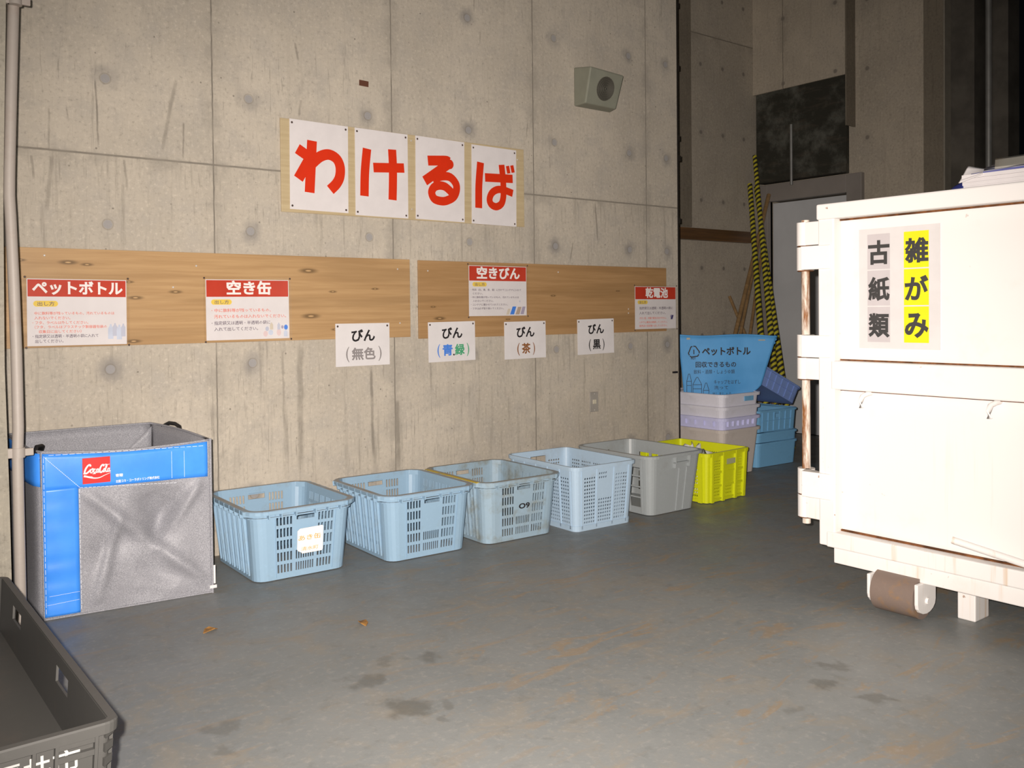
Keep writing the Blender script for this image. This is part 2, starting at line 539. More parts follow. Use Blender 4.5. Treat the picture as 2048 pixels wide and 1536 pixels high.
# darker edge beside the beam, shade painted as a band by the gate, band on the rear wall
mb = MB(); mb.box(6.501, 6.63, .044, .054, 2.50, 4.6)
struct(mb.build('trim_6', M_dark_con))
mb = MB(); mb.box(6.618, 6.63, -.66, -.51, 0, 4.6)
struct(mb.build('shade_band', M_dark_con))
mb = MB(); mb.box(6.612, 6.70, -.672, -.66, 0, 4.6)
struct(mb.build('edge_highlight_strip', plain('grey_edge_highlight', (.24, .22, .18), .5, .4)))  # pale strip painting the highlight along the column edge
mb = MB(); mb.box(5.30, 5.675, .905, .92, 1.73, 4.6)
struct(mb.build('trim_9', M_dark_con))
mb = MB(); mb.box(4.459, 4.470, -.004, .03, 0, 4.6)
for z, s_ in ((2.15, .012), (2.02, .02), (2.6, .012), (1.62, .014), (3.0, .01)):
    mb.box(4.462, 4.47 + s_, -.006, .02, z, z + .035)
struct(mb.build('trim_2', plain('black_sealant', (.02, .017, .014), .6)))
mb = MB(); mb.box(4.47, 6.40, .86, .92, 1.625, 1.718)
struct(mb.build('trim_3', wood('brown_timber', (.085, .045, .02), (.14, .07, .028), [])))
mb = MB(); mb.box(-3.5, 7.2, -7.5, 1.6, 4.6, 4.75)
struct(mb.build('ceiling', plain('ceiling_concrete', (.35, .33, .29), .9)))
# steel gate jamb at the night opening
M_jamb = plain('dark_steel', (.11, .10, .085), .6, .3, .2, .15, 5)
mb = MB()
mb.box(6.70, 7.0, -.84, -.66, 0, 4.6)
mb.box(6.82, 7.0, -1.02, -.87, 0, 4.6)
struct(mb.build('trim_4', M_jamb))
# wall stub at the left edge of the picture
mb = MB()
xa = ((0, .516), (.5, .513), (.9, .507), (1.45, .513), (2.0, .530), (2.7, .545), (4.6, .56))
for (za, x1), (zb, x2) in zip(xa[:-1], xa[1:]):
    mb.hexa([(-3.5, -.61, za), (x1, -.61, za), (x1, -.30, za), (-3.5, -.30, za)], [(-3.5, -.61, zb), (x2, -.61, zb), (x2, -.30, zb), (-3.5, -.30, zb)])
struct(mb.build('wall_left', concrete('left_stub_concrete', (.36, .33, .27), (-3, 3), (), None, 0.1, .6, .8, .6, streak=.5)))

# door and frame in the side wall
M_door = plain('grey_blue_door_paint', (.52, .53, .545), .45, .4, var=.03, scale=3)
M_frame = plain('grey_frame_paint', (.25, .225, .205), .5, .4, var=.05, scale=3)
mb = MB(); mb.box(6.66, 6.70, .10, .838, .005, 1.975)
door = struct(mb.build('door_1', M_door, bevel=.003))
mb = MB(); mb.box(6.652, 6.66, .13, .17, .92, 1.06)
mb.tube([(6.64, .15, 1.0), (6.61, .15, 1.0), (6.61, .26, 1.0)], .009)
mb.build('door_handle', M_screw, door)
mb = MB()
mb.box(6.585, 6.66, -.03, .10, 0, 2.13)
mb.box(6.585, 6.66, .84, .915, 0, 2.13)
mb.box(6.585, 6.66, .10, .84, 1.985, 2.13)
struct(mb.build('trim_5', M_frame, bevel=.004))

# pipes on the side wall
M_pipe_d = plain('galvanised_pipe', (.27, .27, .26), .45, .5, .4)
mb = MB(); mb.tube([(6.80, -.895, .0), (6.80, -.895, 4.6)], .022, 12)
o = mb.build('drain_pipe', M_pipe_d)
thing(o, 'galvanised vertical pipe on the gate jamb beside the night opening', 'pipe')
mb = MB(); mb.tube([(6.502, .545, 2.09), (6.502, .545, 2.59)], .012, 10)
o = mb.build('pipe_stub', M_pipe_d)
thing(o, 'short grey upright pipe on the dark panel above the door', 'pipe')

# conduit at the left edge
M_cond = worn('beige_conduit', (.39, .35, .315), (.33, .25, .21), .5, .5, .4)
pts = [(.575, -.565, 4.6), (.567, -.563, 2.6), (.562, -.562, 2.10), (.549, -.56, 1.77), (.540, -.558, 1.52), (.5385, -.559, 1.46), (.5405, -.562, 1.39), (.545, -.570, 1.15), (.547, -.577, .95), (.547, -.583, .70), (.543, -.585, .60), (.543, -.588, .3), (.543, -.590, .0)]
cd = empty('conduit_pipe', (.543, -.59, 0))
thing(cd, 'beige conduit pipe running up the concrete stub at the far left', 'pipe')
mb = MB(); mb.tube([Vector(q) - Vector((.543, -.59, 0)) for q in pts], .0175, 16); mb.build('pipe', M_cond, cd)
for z, x_ in ((.615, .545), (2.095, .562)):
    mb = MB(); X = x_ - .543
    mb.tube([(X, .006, z - .016), (X, .006, z + .016)], .0215, 16)
    mb.box(X - .05, X - .015, -.004, .012, z - .016, z + .016)
    mb.box(X + .018, X + .045, -.003, .009, z - .012, z + .012)
    mb.build('bracket', M_cond, cd, .002)

# ------------------------------------------------------------------ boards on the main wall
kn1 = [(.83, 1.275, .010), (.90, 1.268, .007), (1.06, 1.20, .006), (1.075, .955, .009), (1.085, 1.135, .009), (1.25, 1.16, .008), (1.865, 1.262, .013), (1.875, 1.05, .013), (1.99, 1.165, .006), (2.22, 1.18, .006), (2.0, .985, .006), (.66, 1.28, .006)]
M_board = wood('cedar_board', (.40, .245, .115), (.49, .315, .155), kn1)
kn2 = [(2.60, 1.03, .010), (2.56, 1.09, .005), (3.38, 1.15, .006), (3.05, 1.02, .005), (3.9, 1.18, .005)]
M_board2 = wood('darker_cedar_board', (.35, .205, .09), (.42, .255, .12), kn2)
mb = MB(); mb.box(.60, 2.422, -.013, -.0015, .939, 1.330)
b1 = mb.build('wooden_board', M_board, bevel=.0015)
thing(b1, 'long honey brown board behind the pet bottle and can notices, knots in it', 'board', 'boards along the wall')
mb = MB(); mb.box(2.474, 4.335, -.013, -.0015, .928, 1.328)
b2 = mb.build('wooden_board', M_board2, bevel=.0015)
thing(b2, 'long darker brown board behind the glass bottle and battery notices', 'board', 'boards along the wall')
n = NT('pale_plywood')
g = n.noise(1.0, 5, .6, n.scale(n.obj(), (3, 2, 70)))
M_ply = n.set(n.mix(n.ramp(g, .3, .7), (.47, .37, .22), (.54, .44, .27)), .5, .3)
mb = MB(); mb.box(1.738, 3.176, -.010, -.0015, 1.531, 1.960)
b3 = mb.build('plywood_board', M_ply, bevel=.0015)
b3.rotation_euler = (0, 0, 0)
thing(b3, 'pale plywood board behind the four big red letter sheets', 'board', 'boards along the wall')


def screw(mb, x, z, off, r=.004):
    n = 8
    ring = on([(x + r * math.cos(k * 2 * math.pi / n), z + r * math.sin(k * 2 * math.pi / n)) for k in range(n)], off)
    top = on([(x + r * .6 * math.cos(k * 2 * math.pi / n), z + r * .6 * math.sin(k * 2 * math.pi / n)) for k in range(n)], off + .0022)
    mb.add(ring + top, [tuple(range(n, 2 * n))] + [(k, (k + 1) % n, n + (k + 1) % n, n + k) for k in range(n)])


for b, pts in ((b1, ((.745, 1.30), (1.34, 1.273), (2.35, 1.28), (2.36, 1.01), (1.24, 1.18))), (b2, ((2.53, 1.275), (3.42, 1.285), (3.99, 1.07), (3.99, 1.045))), (b3, ((2.441, 1.93), (2.441, 1.585), (3.13, 1.9)))):
    for x, z in pts:
        mb = MB(); screw(mb, x, z, .0135 if b is not b3 else .0105, .0045)
        mb.build('screw', M_screw, b)


# ------------------------------------------------------------------ notices
def sheet_root(name, cx, z0, w, h, mat, off, tilt=0.0, thick=.0015):
    """a sheet hanging on the main wall: origin at its bottom centre"""
    mb = MB(); mb.box(-w / 2, w / 2, -thick, 0, 0, h)
    return mb.build(name, mat, loc=(cx, -off, z0), rot=(0, tilt, 0))


def pins(o, pts, off, mat=None, r=.0055):
    for x, z in pts:
        mb = MB(); screw(mb, x, z, off, r)
        mb.build('pin', mat or M_pin, o)


# four letter sheets
KANA = {
    'wa': [(0, [(0.373, 0.785), (0.326, 0.199)]), (0, [(0.124, 0.676), (0.374, 0.575)]), (0, [(0.365, 0.625), (0.136, 0.341)]), (1, [(0.276, 0.452), (0.396, 0.549), (0.52, 0.621), (0.656, 0.649), (0.785, 0.612), (0.848, 0.526), (0.842, 0.412), (0.781, 0.325), (0.674, 0.248)])],
    'ke': [(1, [(0.22, 0.775), (0.177, 0.503), (0.162, 0.225)]), (0, [(0.333, 0.564), (0.922, 0.596)]), (1, [(0.69, 0.799), (0.702, 0.6), (0.698, 0.396), (0.688, 0.205)])],
    'ru': [(1, [(0.243, 0.716), (0.46, 0.732), (0.62, 0.742), (0.672, 0.728)]), (0, [(0.700, 0.722), (0.175, 0.464)]), (1, [(0.332, 0.5), (0.534, 0.545), (0.695, 0.542), (0.809, 0.472), (0.822, 0.391), (0.763, 0.306), (0.628, 0.253), (0.507, 0.238), (0.367, 0.258), (0.312, 0.331), (0.357, 0.396), (0.458, 0.426), (0.574, 0.422), (0.665, 0.386), (0.735, 0.345)])],
    'ba': [(1, [(0.193, 0.786), (0.154, 0.492), (0.147, 0.202)]), (0, [(0.287, 0.6), (0.911, 0.621)]), (1, [(0.655, 0.787), (0.686, 0.61), (0.697, 0.473), (0.69, 0.361), (0.643, 0.278), (0.531, 0.238), (0.419, 0.262), (0.383, 0.328), (0.437, 0.41), (0.561, 0.46), (0.715, 0.461), (0.909, 0.431)]), (2, [(0.788, 0.781), (0.817, 0.685)]), (2, [(0.883, 0.795), (0.914, 0.702)])],
}
for key, cx, z0, w, h, sw, lab in (('wa', 1.929, 1.5445, .301, .4155, .050, 'white letter sheet with the red kana wa, leftmost on the plywood'),
                                   ('ke', 2.268, 1.5365, .299, .4220, .047, 'white letter sheet with the red kana ke, second on the plywood'),
                                   ('ru', 2.614, 1.5365, .304, .4215, .051, 'white letter sheet with the red kana ru, third on the plywood'),
                                   ('ba', 2.965, 1.5310, .304, .4195, .046, 'white letter sheet with the red kana ba, rightmost on the plywood')):
    o = sheet_root('letter_sheet', cx, z0, w, h, M_paper, .0105, .008 if key != 'ke' else .003)
    thing(o, lab, 'sign', 'red letter sheets on the plywood')
    mb = MB()
    for ki, (mode, pts) in enumerate(KANA[key]):
        lay = .0022 + .0011 * ki
        P = [((u - .5) * w, v * h) for u, v in pts]
        if mode == 0 and len(P) > 2:      # angular strokes: separate straight pieces with overlapping joints
            ribbon(mb, P, sw, lay, False, lift=.0009)
        else:
            ribbon(mb, P, sw * (.5 if mode == 2 else .87 if len(P) > 11 else 1), lay, mode == 1, lift=.0009)
    if key == 'ru':
        disc(mb, .181 * w, .702 * h, sw * .50, .0050, 20)
    mb.build('lettering', M_red, o)
    pins(o, ((-w / 2 + .012, .016), (w / 2 - .012, .014), (-w / 2 + .012, h - .016), (w / 2 - .012, h - .016)), .0015)

# bottle colour cards (A4)
for cx, z0, tilt, kind, lab in ((2.1485, .8055, .0, 'clear', 'white card reading bin in black over colourless in grey'),
                                (2.6765, .8055, -.010, 'blue', 'white card reading bin over blue and green in coloured characters'),
                                (3.1715, .8000, -.006, 'brown', 'white card reading bin over tea brown in a brown character'),
                                (3.7140, .8060, -.014, 'black', 'white card reading bin over black in a black character')):
    w, h = .297, .2065
    o = sheet_root('bottle_card', cx, z0, w, h, M_label, .0135, tilt)
    thing(o, lab, 'sign', 'bottle colour cards under the boards')
    mb = MB(); text(mb, 'びん', -.064, .066, .118, .178, .0022, .03); mb.build('lettering', M_black, o)
    if kind == 'clear':
        mb = MB(); text(mb, '無色', -.064, .068, .028, .090, .0022, .03)
        text(mb, '(', -.094, -.076, .020, .094, .0022, .0); text(mb, ')', .084, .102, .020, .094, .0022, .0)
        mb.build('lettering', M_gry, o)
    elif kind == 'blue':
        mb = MB(); text(mb, '青', -.062, .002, .030, .090, .0022, .03); mb.build('lettering', M_blu, o)
        mb = MB(); text(mb, '(', -.094, -.077, .022, .092, .0022, 0); mb.build('lettering', M_blu, o)
        mb = MB(); text(mb, '緑', .016, .079, .030, .090, .0022, .03); mb.build('lettering', M_grn, o)
        mb = MB(); text(mb, ')', .092, .108, .022, .092, .0022, 0); mb.build('lettering', M_grn, o)
        mb = MB(); disc(mb, .009, .034, .005, .0022); mb.build('lettering', M_black, o)
    else:
        mb = MB(); text(mb, '茶' if kind == 'brown' else '黒', -.028, .036, .027, .086, .0022, .028)
        text(mb, '(', -.060, -.042, .018, .088, .0022, 0); text(mb, ')', .052, .068, .018, .088, .0022, 0)
        mb.build('lettering', M_brn if kind == 'brown' else M_black, o)
    pins(o, ((-w / 2 + .012, h - .013), (w / 2 - .012, h - .013)), .0015)


# laminated notices
def notice(cx, z0, w, h, tilt, head, hx, lines, pic, lab, hh=.30):
    o = sheet_root('laminated_notice', cx, z0, w, h, M_paper, .0140, tilt, .001)
    thing(o, lab, 'sign', 'laminated sorting notices on the boards')
    mb = MB(); rect(mb, -w / 2 + .003, w / 2 - .003, h * (1 - hh), h - .003, .0014); mb.build('header_band', M_hdr, o)
    mb = MB(); text(mb, head, -w / 2 + hx[0] * w, -w / 2 + hx[1] * w, h * (1 - hh) + hx[2] * h * hh, h - hx[3] * h * hh, .0020, .035); mb.build('heading', M_white, o)
    mb = MB(); pill(mb, -w / 2 + .06 * w, -w / 2 + .30 * w, h * .585, h * .672, .0014); pb = mb.build('yellow_tab', M_yel, o)
    mb = MB(); text(mb, '出し方', -w / 2 + .10 * w, -w / 2 + .265 * w, h * .597, h * .660, .0020, .01, 2); mb.build('lettering', M_txt, pb)
    groups = {}
    for s, x0, x1, zc, hh_, mat in lines:
        groups.setdefault(mat.name, (mat, MB()))
        text(groups[mat.name][1], s, -w / 2 + x0 * w, -w / 2 + x1 * w, (zc - hh_ / 2) * h, (zc + hh_ / 2) * h, .0018, .012, 1)
    for mat, m in groups.values():
        m.build('small_print', mat, o)
    lay = 0
    for shp, x, z, rx, rz, mat in pic:
        lay += .0001
        m = MB()
        if shp == 'b':      # a bottle outline
            X = -w / 2 + x * w; Z = z * h
            m.add(on([(X - rx * w, Z - rz * h), (X + rx * w, Z - rz * h), (X + rx * w, Z + rz * h * .4), (X + rx * w * .35, Z + rz * h * .8), (X + rx * w * .35, Z + rz * h), (X - rx * w * .35, Z + rz * h), (X - rx * w * .35, Z + rz * h * .8), (X - rx * w, Z + rz * h * .4)], .0018 + lay), [tuple(range(8))])
        elif shp == 's':    # a slanted bottle
            X = -w / 2 + x * w; Z = z * h
            m.add(on([(X - rx * w * 1.4, Z - rz * h), (X + rx * w * .4, Z - rz * h), (X + rx * w * 1.4, Z + rz * h), (X - rx * w * .2, Z + rz * h)], .0018 + lay), [(0, 1, 2, 3)])
        else:
            disc(m, -w / 2 + x * w, z * h, rx * w, .0018 + lay, 14, rz * h)
        m.build('illustration', mat, o)
    mb = MB()
    mg = .011
    rect(mb, -w / 2 - mg, w / 2 + mg, -mg, h + mg, .0030)
    mb.build('clear_pouch', M_pouch, o)
    pins(o, ((-w / 2 - .004, -.006), (w / 2 + .008, -.004), (-w / 2 - .006, h + .006), (w / 2 + .006, h + .006)), .0030, None, .0045)
    return o


P2 = plain('pale_grey_blue_ink', (.50, .52, .62), .5, var=.02)
P3 = plain('pale_pink_ink', (.70, .55, .55), .5, var=.02)
P4 = plain('pale_tan_ink', (.62, .55, .45), .5, var=.02)
P5 = plain('pale_violet_ink', (.38, .34, .45), .5, var=.02)
P6 = plain('pale_brown_ink', (.45, .35, .28), .5, var=.02)
notice(.8630, .9455, .369, .2625, .006, 'ペットボトル', (.05, .96, .10, .10), [
    ('中に飲料等が残っているもの、汚れているものは', .07, .87, .485, .05, M_rtxt), ('入れないでください。', .07, .42, .415, .05, M_rtxt),
    ('・フタ、ラベルは外してください。', .05, .60, .345, .05, M_rtxt), ('（フタ、ラベルはプラスチック製容器包装の', .07, .79, .280, .05, M_rtxt),
    ('収集日に出してください）', .11, .53, .212, .05, M_rtxt),
    ('・指定袋又は透明・半透明の袋に入れて', .05, .70, .142, .055, M_txt), ('出してください。', .075, .35, .070, .055, M_txt)],
    [('b', .83, .20, .028, .115, M_pic), ('b', .875, .23, .026, .10, P2), ('b', .92, .19, .028, .115, M_pic), ('b', .962, .22, .024, .10, P2)],
    'red headed laminated pet bottle notice, leftmost on the long boards', .265)
notice(1.5720, .9495, .386, .2665, -.004, '空き缶', (.24, .78, .12, .06), [
    ('・中に飲料等が残っているもの、', .06, .77, .490, .062, M_rtxt), ('汚れているものは入れないでください。', .09, .96, .388, .062, M_rtxt),
    ('・指定袋又は透明・半透明の袋に', .06, .76, .282, .065, M_txt), ('入れて出してください。', .09, .61, .182, .065, M_txt)],
    [('o', .70, .085, .028, .05, P3), ('o', .765, .105, .03, .045, M_pic), ('b', .775, .215, .02, .06, P4), ('o', .72, .17, .022, .04, P2), ('o', .865, .105, .028, .06, P3), ('b', .865, .21, .018, .06, P2), ('o', .91, .195, .016, .03, P5), ('o', .955, .19, .024, .045, M_blu), ('b', .95, .09, .024, .06, M_pic)],
    'red headed laminated empty can notice above the first crate', .285)
notice(2.9840, 1.0395, .395, .2700, 0.0, '空きびん', (.13, .88, .12, .06), [
    ('・色別（白、青、茶、黒）に分けてコンテナに入れて', .03, .90, .540 - .02, .045, M_txt), ('ください。', .065, .23, .446, .045, M_txt),
    ('・中に飲料等が残っているもの、汚れているものは', .03, .86, .372, .045, M_txt), ('入れないでください。', .065, .41, .300, .045, M_txt),
    ('・コンテナに寝かせて入れてください。', .03, .66, .226, .045, M_txt), ('・フタは必ず取り除いてください。', .03, .59, .150, .045, M_txt)],
    [('s', .67, .08, .028, .06, P4), ('s', .755, .105, .04, .08, M_blu), ('s', .85, .10, .04, .078, P6), ('s', .93, .105, .034, .078, P5), ('o', .875, .29, .012, .02, P2)],
    'red headed laminated glass bottle notice between the boards top and the cards', .30)
notice(4.2330, .9445, .374, .2650, 0.0, '乾電池', (.25, .80, .10, .08), [
    ('指定袋又は透明・半透明の袋に', .10, .92, .490, .07, M_txt), ('入れて出してください。', .10, .74, .375, .07, M_txt),
    ('ボタン型・充電式電池は出せません。', .10, .76, .255, .05, M_rtxt), ('リチウム電池は絶縁してください。', .10, .78, .160, .05, M_rtxt), ('販売店の回収箱へ出してください。', .10, .78, .075, .05, M_rtxt)],
    [('o', .885, .29, .035, .04, P5), ('s', .90, .27, .028, .05, plain('navy_ink', (.06, .05, .16), .5))],
    'red headed laminated battery notice at the right end of the boards', .30)

# ------------------------------------------------------------------ small wall fittings
sp = empty('wall_speaker', (3.73, 0, 2.2))
thing(sp, 'grey green wedge shaped wall speaker with a round grille', 'speaker')
M_spk = plain('grey_green_paint', (.24, .245, .195), .55, .4, var=.03)
mb = MB()
b_ = [(3.565, 0, 2.252), (3.86, 0, 2.252), (3.80, -.110, 2.246), (3.552, -.110, 2.250)]
t_ = [(3.565, 0, 2.478), (3.86, 0, 2.478), (3.812, -.165, 2.432), (3.545, -.165, 2.446)]
mb.hexa([Vector(q) - Vector(sp.location) for q in (b_[0], b_[3], b_[2], b_[1])], [Vector(q) - Vector(sp.location) for q in (t_[0], t_[3], t_[2], t_[1])])
mb.build('cabinet', M_spk, sp, .008)
fa, fb, fc, fd = [Vector(q) - Vector(sp.location) for q in (b_[3], b_[2], t_[2], t_[3])]
cen = (fa + fb + fc + fd) / 4 + Vector((.008, 0, 0)); ux = (fb - fa).normalized(); nn = (fb - fa).cross(fd - fa).normalized(); uy = nn.cross(ux)
G = Matrix(((ux.x, uy.x, nn.x, cen.x), (ux.y, uy.y, nn.y, cen.y), (ux.z, uy.z, nn.z, cen.z), (0, 0, 0, 1)))
mb = MB()
N = 28
for r0, r1, z0_, z1_ in ((.068, .066, .001, .006), (.066, .058, .006, .004), (.058, .056, .004, .007), (.056, .046, .007, .004), (.046, .044, .004, .007), (.044, .034, .007, .004), (.034, .032, .004, .007), (.032, .022, .007, .004), (.022, .020, .004, .007), (.020, .006, .007, .004), (.006, .0001, .004, -.002)):
    A = [G @ Vector((r0 * math.cos(k * 2 * math.pi / N), r0 * math.sin(k * 2 * math.pi / N), z0_)) for k in range(N)]
    B = [G @ Vector((r1 * math.cos(k * 2 * math.pi / N), r1 * math.sin(k * 2 * math.pi / N), z1_)) for k in range(N)]
    mb.add(A + B, [(k, (k + 1) % N, N + (k + 1) % N, N + k) for k in range(N)])
mb.build('grille', plain('speaker_grille', (.085, .08, .065), .6), sp)
mb = MB()
mb.add([G @ Vector((.004 * math.cos(k), .004 * math.sin(k), .009)) for k in (0, 1, 2, 3, 4, 5, 6)], [tuple(range(7))])
mb.build('centre_screw', M_black, sp)

swp_ = empty('switch_plate', (3.701, 0, .461))
thing(swp_, 'small steel switch plate on the wall above the yellow crate row', 'switch')
mb = MB(); mb.box(-.034, .034, -.007, 0, 0, .118); mb.build('plate', plain('brushed_steel', (.40, .375, .34), .4, .5, .15), swp_, .003)
mb = MB(); mb.box(-.012, .014, -.011, -.007, .048, .073); mb.build('rocker', plain('ivory_plastic', (.62, .58, .45), .4), swp_, .001)
mb = MB(); screw(mb, .003, .107, .007, .003); screw(mb, .003, .011, .007, .003); mb.build('screw', M_screw, swp_)

mb = MB(); mb.box(-.025, .025, -.004, 0, 0, .027)
o = mb.build('name_plate', plain('brown_enamel', (.13, .055, .035), .4), loc=(2.178, 0, 2.168), rot=(0, .03, 0))
thing(o, 'tiny brown plate fixed on the concrete above the letter sheets', 'plate')
mb = MB(); mb.box(-.02, .02, -.012, 0, 0, .012)
o = mb.build('cable_clip', M_black, loc=(4.42, 0, .655))
thing(o, 'small black clip at the right edge of the concrete wall', 'clip')


# ------------------------------------------------------------------ crates
class Shell:
    """walls of an open crate as a perforated skin: every side is a grid in (s along the side, v up) with cells left out"""

    def __init__(s, W, L, h, t, r, th):
        s.W, s.L, s.h, s.t, s.r, s.th = W, L, h, t, r, th
        s.vs = []; s.fs = []; s.key = {}

    def pos(s, side, a, v, off):
        k = s.t * (1 - v / s.h)
        hx, hy, r = s.W / 2 - k, s.L / 2 - k, max(.002, s.r - k * .3)
        if side < 4:
            lx, ly = hx - r, hy - r
            q = ((-lx + 2 * lx * a, -hy - off), (hx + off, -ly + 2 * ly * a), (lx - 2 * lx * a, hy + off), (-hx - off, ly - 2 * ly * a))[side]
        else:
            c = ((hx - r, -hy + r), (hx - r, hy - r), (-hx + r, hy - r), (-hx + r, -hy + r))[side - 4]
            an = (-math.pi / 2, 0, math.pi / 2, math.pi)[side - 4] + a * math.pi / 2
            q = (c[0] + (r + off) * math.cos(an), c[1] + (r + off) * math.sin(an))
        return (q[0], q[1] + s.L / 2, v)

    def vert(s, side, a, v, inner):
        p = s.pos(side, a, v, -s.th if inner else 0.0)
        k = tuple(round(c, 5) for c in p) + (inner,)
        if k not in s.key:
            s.key[k] = len(s.vs); s.vs.append(p)
        return s.key[k]

    def make(s, spec, v0, v1, vc):
        """spec[side] = (s cuts, holes, lattices); holes (s0,s1,v0,v1); lattices (s0,s1,v0,v1,n,m)"""
        vcut = sorted({round(x, 5) for x in [v0, v1] + vc + [z for sd in spec for hh in sd[0] for z in hh[2:4]] + [z for sd in spec for hh in sd[1] for z in hh[2:4]]})
        polys = []
        for side in range(4):
            holes, lats = spec[side]
            sc = sorted({0.0, 1.0} | {round(z, 5) for hh in holes for z in hh[:2]} | {round(z, 5) for hh in lats for z in hh[:2]})
            for i in range(len(sc) - 1):
                for j in range(len(vcut) - 1):
                    ms, mv = (sc[i] + sc[i + 1]) / 2, (vcut[j] + vcut[j + 1]) / 2
                    if any(h_[0] < ms < h_[1] and h_[2] < mv < h_[3] for h_ in holes + lats):
                        continue
                    polys.append((side, [(sc[i], vcut[j]), (sc[i + 1], vcut[j]), (sc[i + 1], vcut[j + 1]), (sc[i], vcut[j + 1])]))
            for s0, s1, a0, a1, nn_, mm in lats:
                for i in range(nn_):
                    for j in range(mm):
                        x0, x1 = s0 + (s1 - s0) * i / nn_, s0 + (s1 - s0) * (i + 1) / nn_
                        y0, y1 = a0 + (a1 - a0) * j / mm, a0 + (a1 - a0) * (j + 1) / mm
                        cx, cy = (x0 + x1) / 2, (y0 + y1) / 2
                        k = .80
                        D = [(cx, cy - (cy - y0) * k), (cx + (x1 - cx) * k, cy), (cx, cy + (y1 - cy) * k), (cx - (cx - x0) * k, cy)]
                        Q = [(x0, y0), (x1, y0), (x1, y1), (x0, y1)]
                        for e in range(4):
                            polys.append((side, [Q[e], Q[(e + 1) % 4], D[e]]))
                            polys.append((side, [Q[(e + 1) % 4], D[(e + 1) % 4], D[e]]))
        for cnr in range(4, 8):
            for i in range(5):
                for j in range(len(vcut) - 1):
                    polys.append((cnr, [(i / 5, vcut[j]), ((i + 1) / 5, vcut[j]), ((i + 1) / 5, vcut[j + 1]), (i / 5, vcut[j + 1])]))
        edges = {}
        for side, q in polys:
            o = [s.vert(side, a, v, False) for a, v in q]
            n = [s.vert(side, a, v, True) for a, v in q]
            s.fs.append(tuple(o)); s.fs.append(tuple(reversed(n)))
            for k in range(len(q)):
                e = (o[k], o[(k + 1) % len(q)]); r_ = (e[1], e[0])
                if r_ in edges:
                    del edges[r_]
                else:
                    edges[e] = (n[k], n[(k + 1) % len(q)])
        for (a, b), (c_, d_) in edges.items():
            s.fs.append((b, a, c_, d_))
        return s

    def ring(s, prof, smooth=False):
        """sweep a closed profile of (outward offset, height) round the crate"""
        path = []
        for side, cn in ((0, 4), (1, 5), (2, 6), (3, 7)):
            path += [(side, 0.0), (side, 1.0)] + [(cn, k / 5) for k in range(1, 5)]
        o = len(s.vs); m = len(prof); n = len(path)
        for sd, a in path:
            for off, v in prof:
                s.vs.append(s.pos(sd, a, v, off))
        for i in range(n):
            for k in range(m):
                i2, k2 = (i + 1) % n, (k + 1) % m
                s.fs.append((o + i * m + k, o + i2 * m + k, o + i2 * m + k2, o + i * m + k2))

    def floor(s, v0, v1):
        pts = []
        for side, cn in ((0, 4), (1, 5), (2, 6), (3, 7)):
            pts += [(side, 0.0), (side, 1.0)] + [(cn, k / 5) for k in range(1, 5)]
        o = len(s.vs); n = len(pts)
        for v in (v0, v1):
            for sd, a in pts:
                s.vs.append(s.pos(sd, a, v, -.001))
        s.fs.append(tuple(o + k for k in range(n))[::-1]); s.fs.append(tuple(o + n + k for k in range(n)))
        s.fs += [(o + k, o + (k + 1) % n, o + n + (k + 1) % n, o + n + k) for k in range(n)]

    def rib(s, side, a0, a1, v0, v1, d, d1=None):
        """a raised rib on the outside"""
        d1 = d if d1 is None else d1
        o = len(s.vs)
        for v, dd in ((v0, d1), (v1, d)):
            for a, off in ((a0, -.001), (a1, -.001), (a1, dd), (a0, dd)):
                s.vs.append(s.pos(side, a, v, off))
        s.fs += [tuple(o + k for k in f) for f in ((0, 1, 2, 3), (7, 6, 5, 4), (1, 0, 4, 5), (2, 1, 5, 6), (3, 2, 6, 7), (0, 3, 7, 4))]

    def mb(s):
        m = MB(); m.add(s.vs, s.fs); return m


def slots(s0, s1, n, rows, fill=.5):
    out = []
    step = (s1 - s0) / n
    for i in range(n):
        for a, b in rows:
            out.append((s0 + step * (i + .5 - fill / 2), s0 + step * (i + .5 + fill / 2), a, b))
    return out


def rim_ring(sh, h, w, d, lip=.006):
    sh.ring([(-.004, h - d), (-.004, h), (w * .8, h), (w, h - .003), (w, h - d), (w - lip, h - d), (w - lip, h - .008), (.001, h - .008), (.001, h - d)])


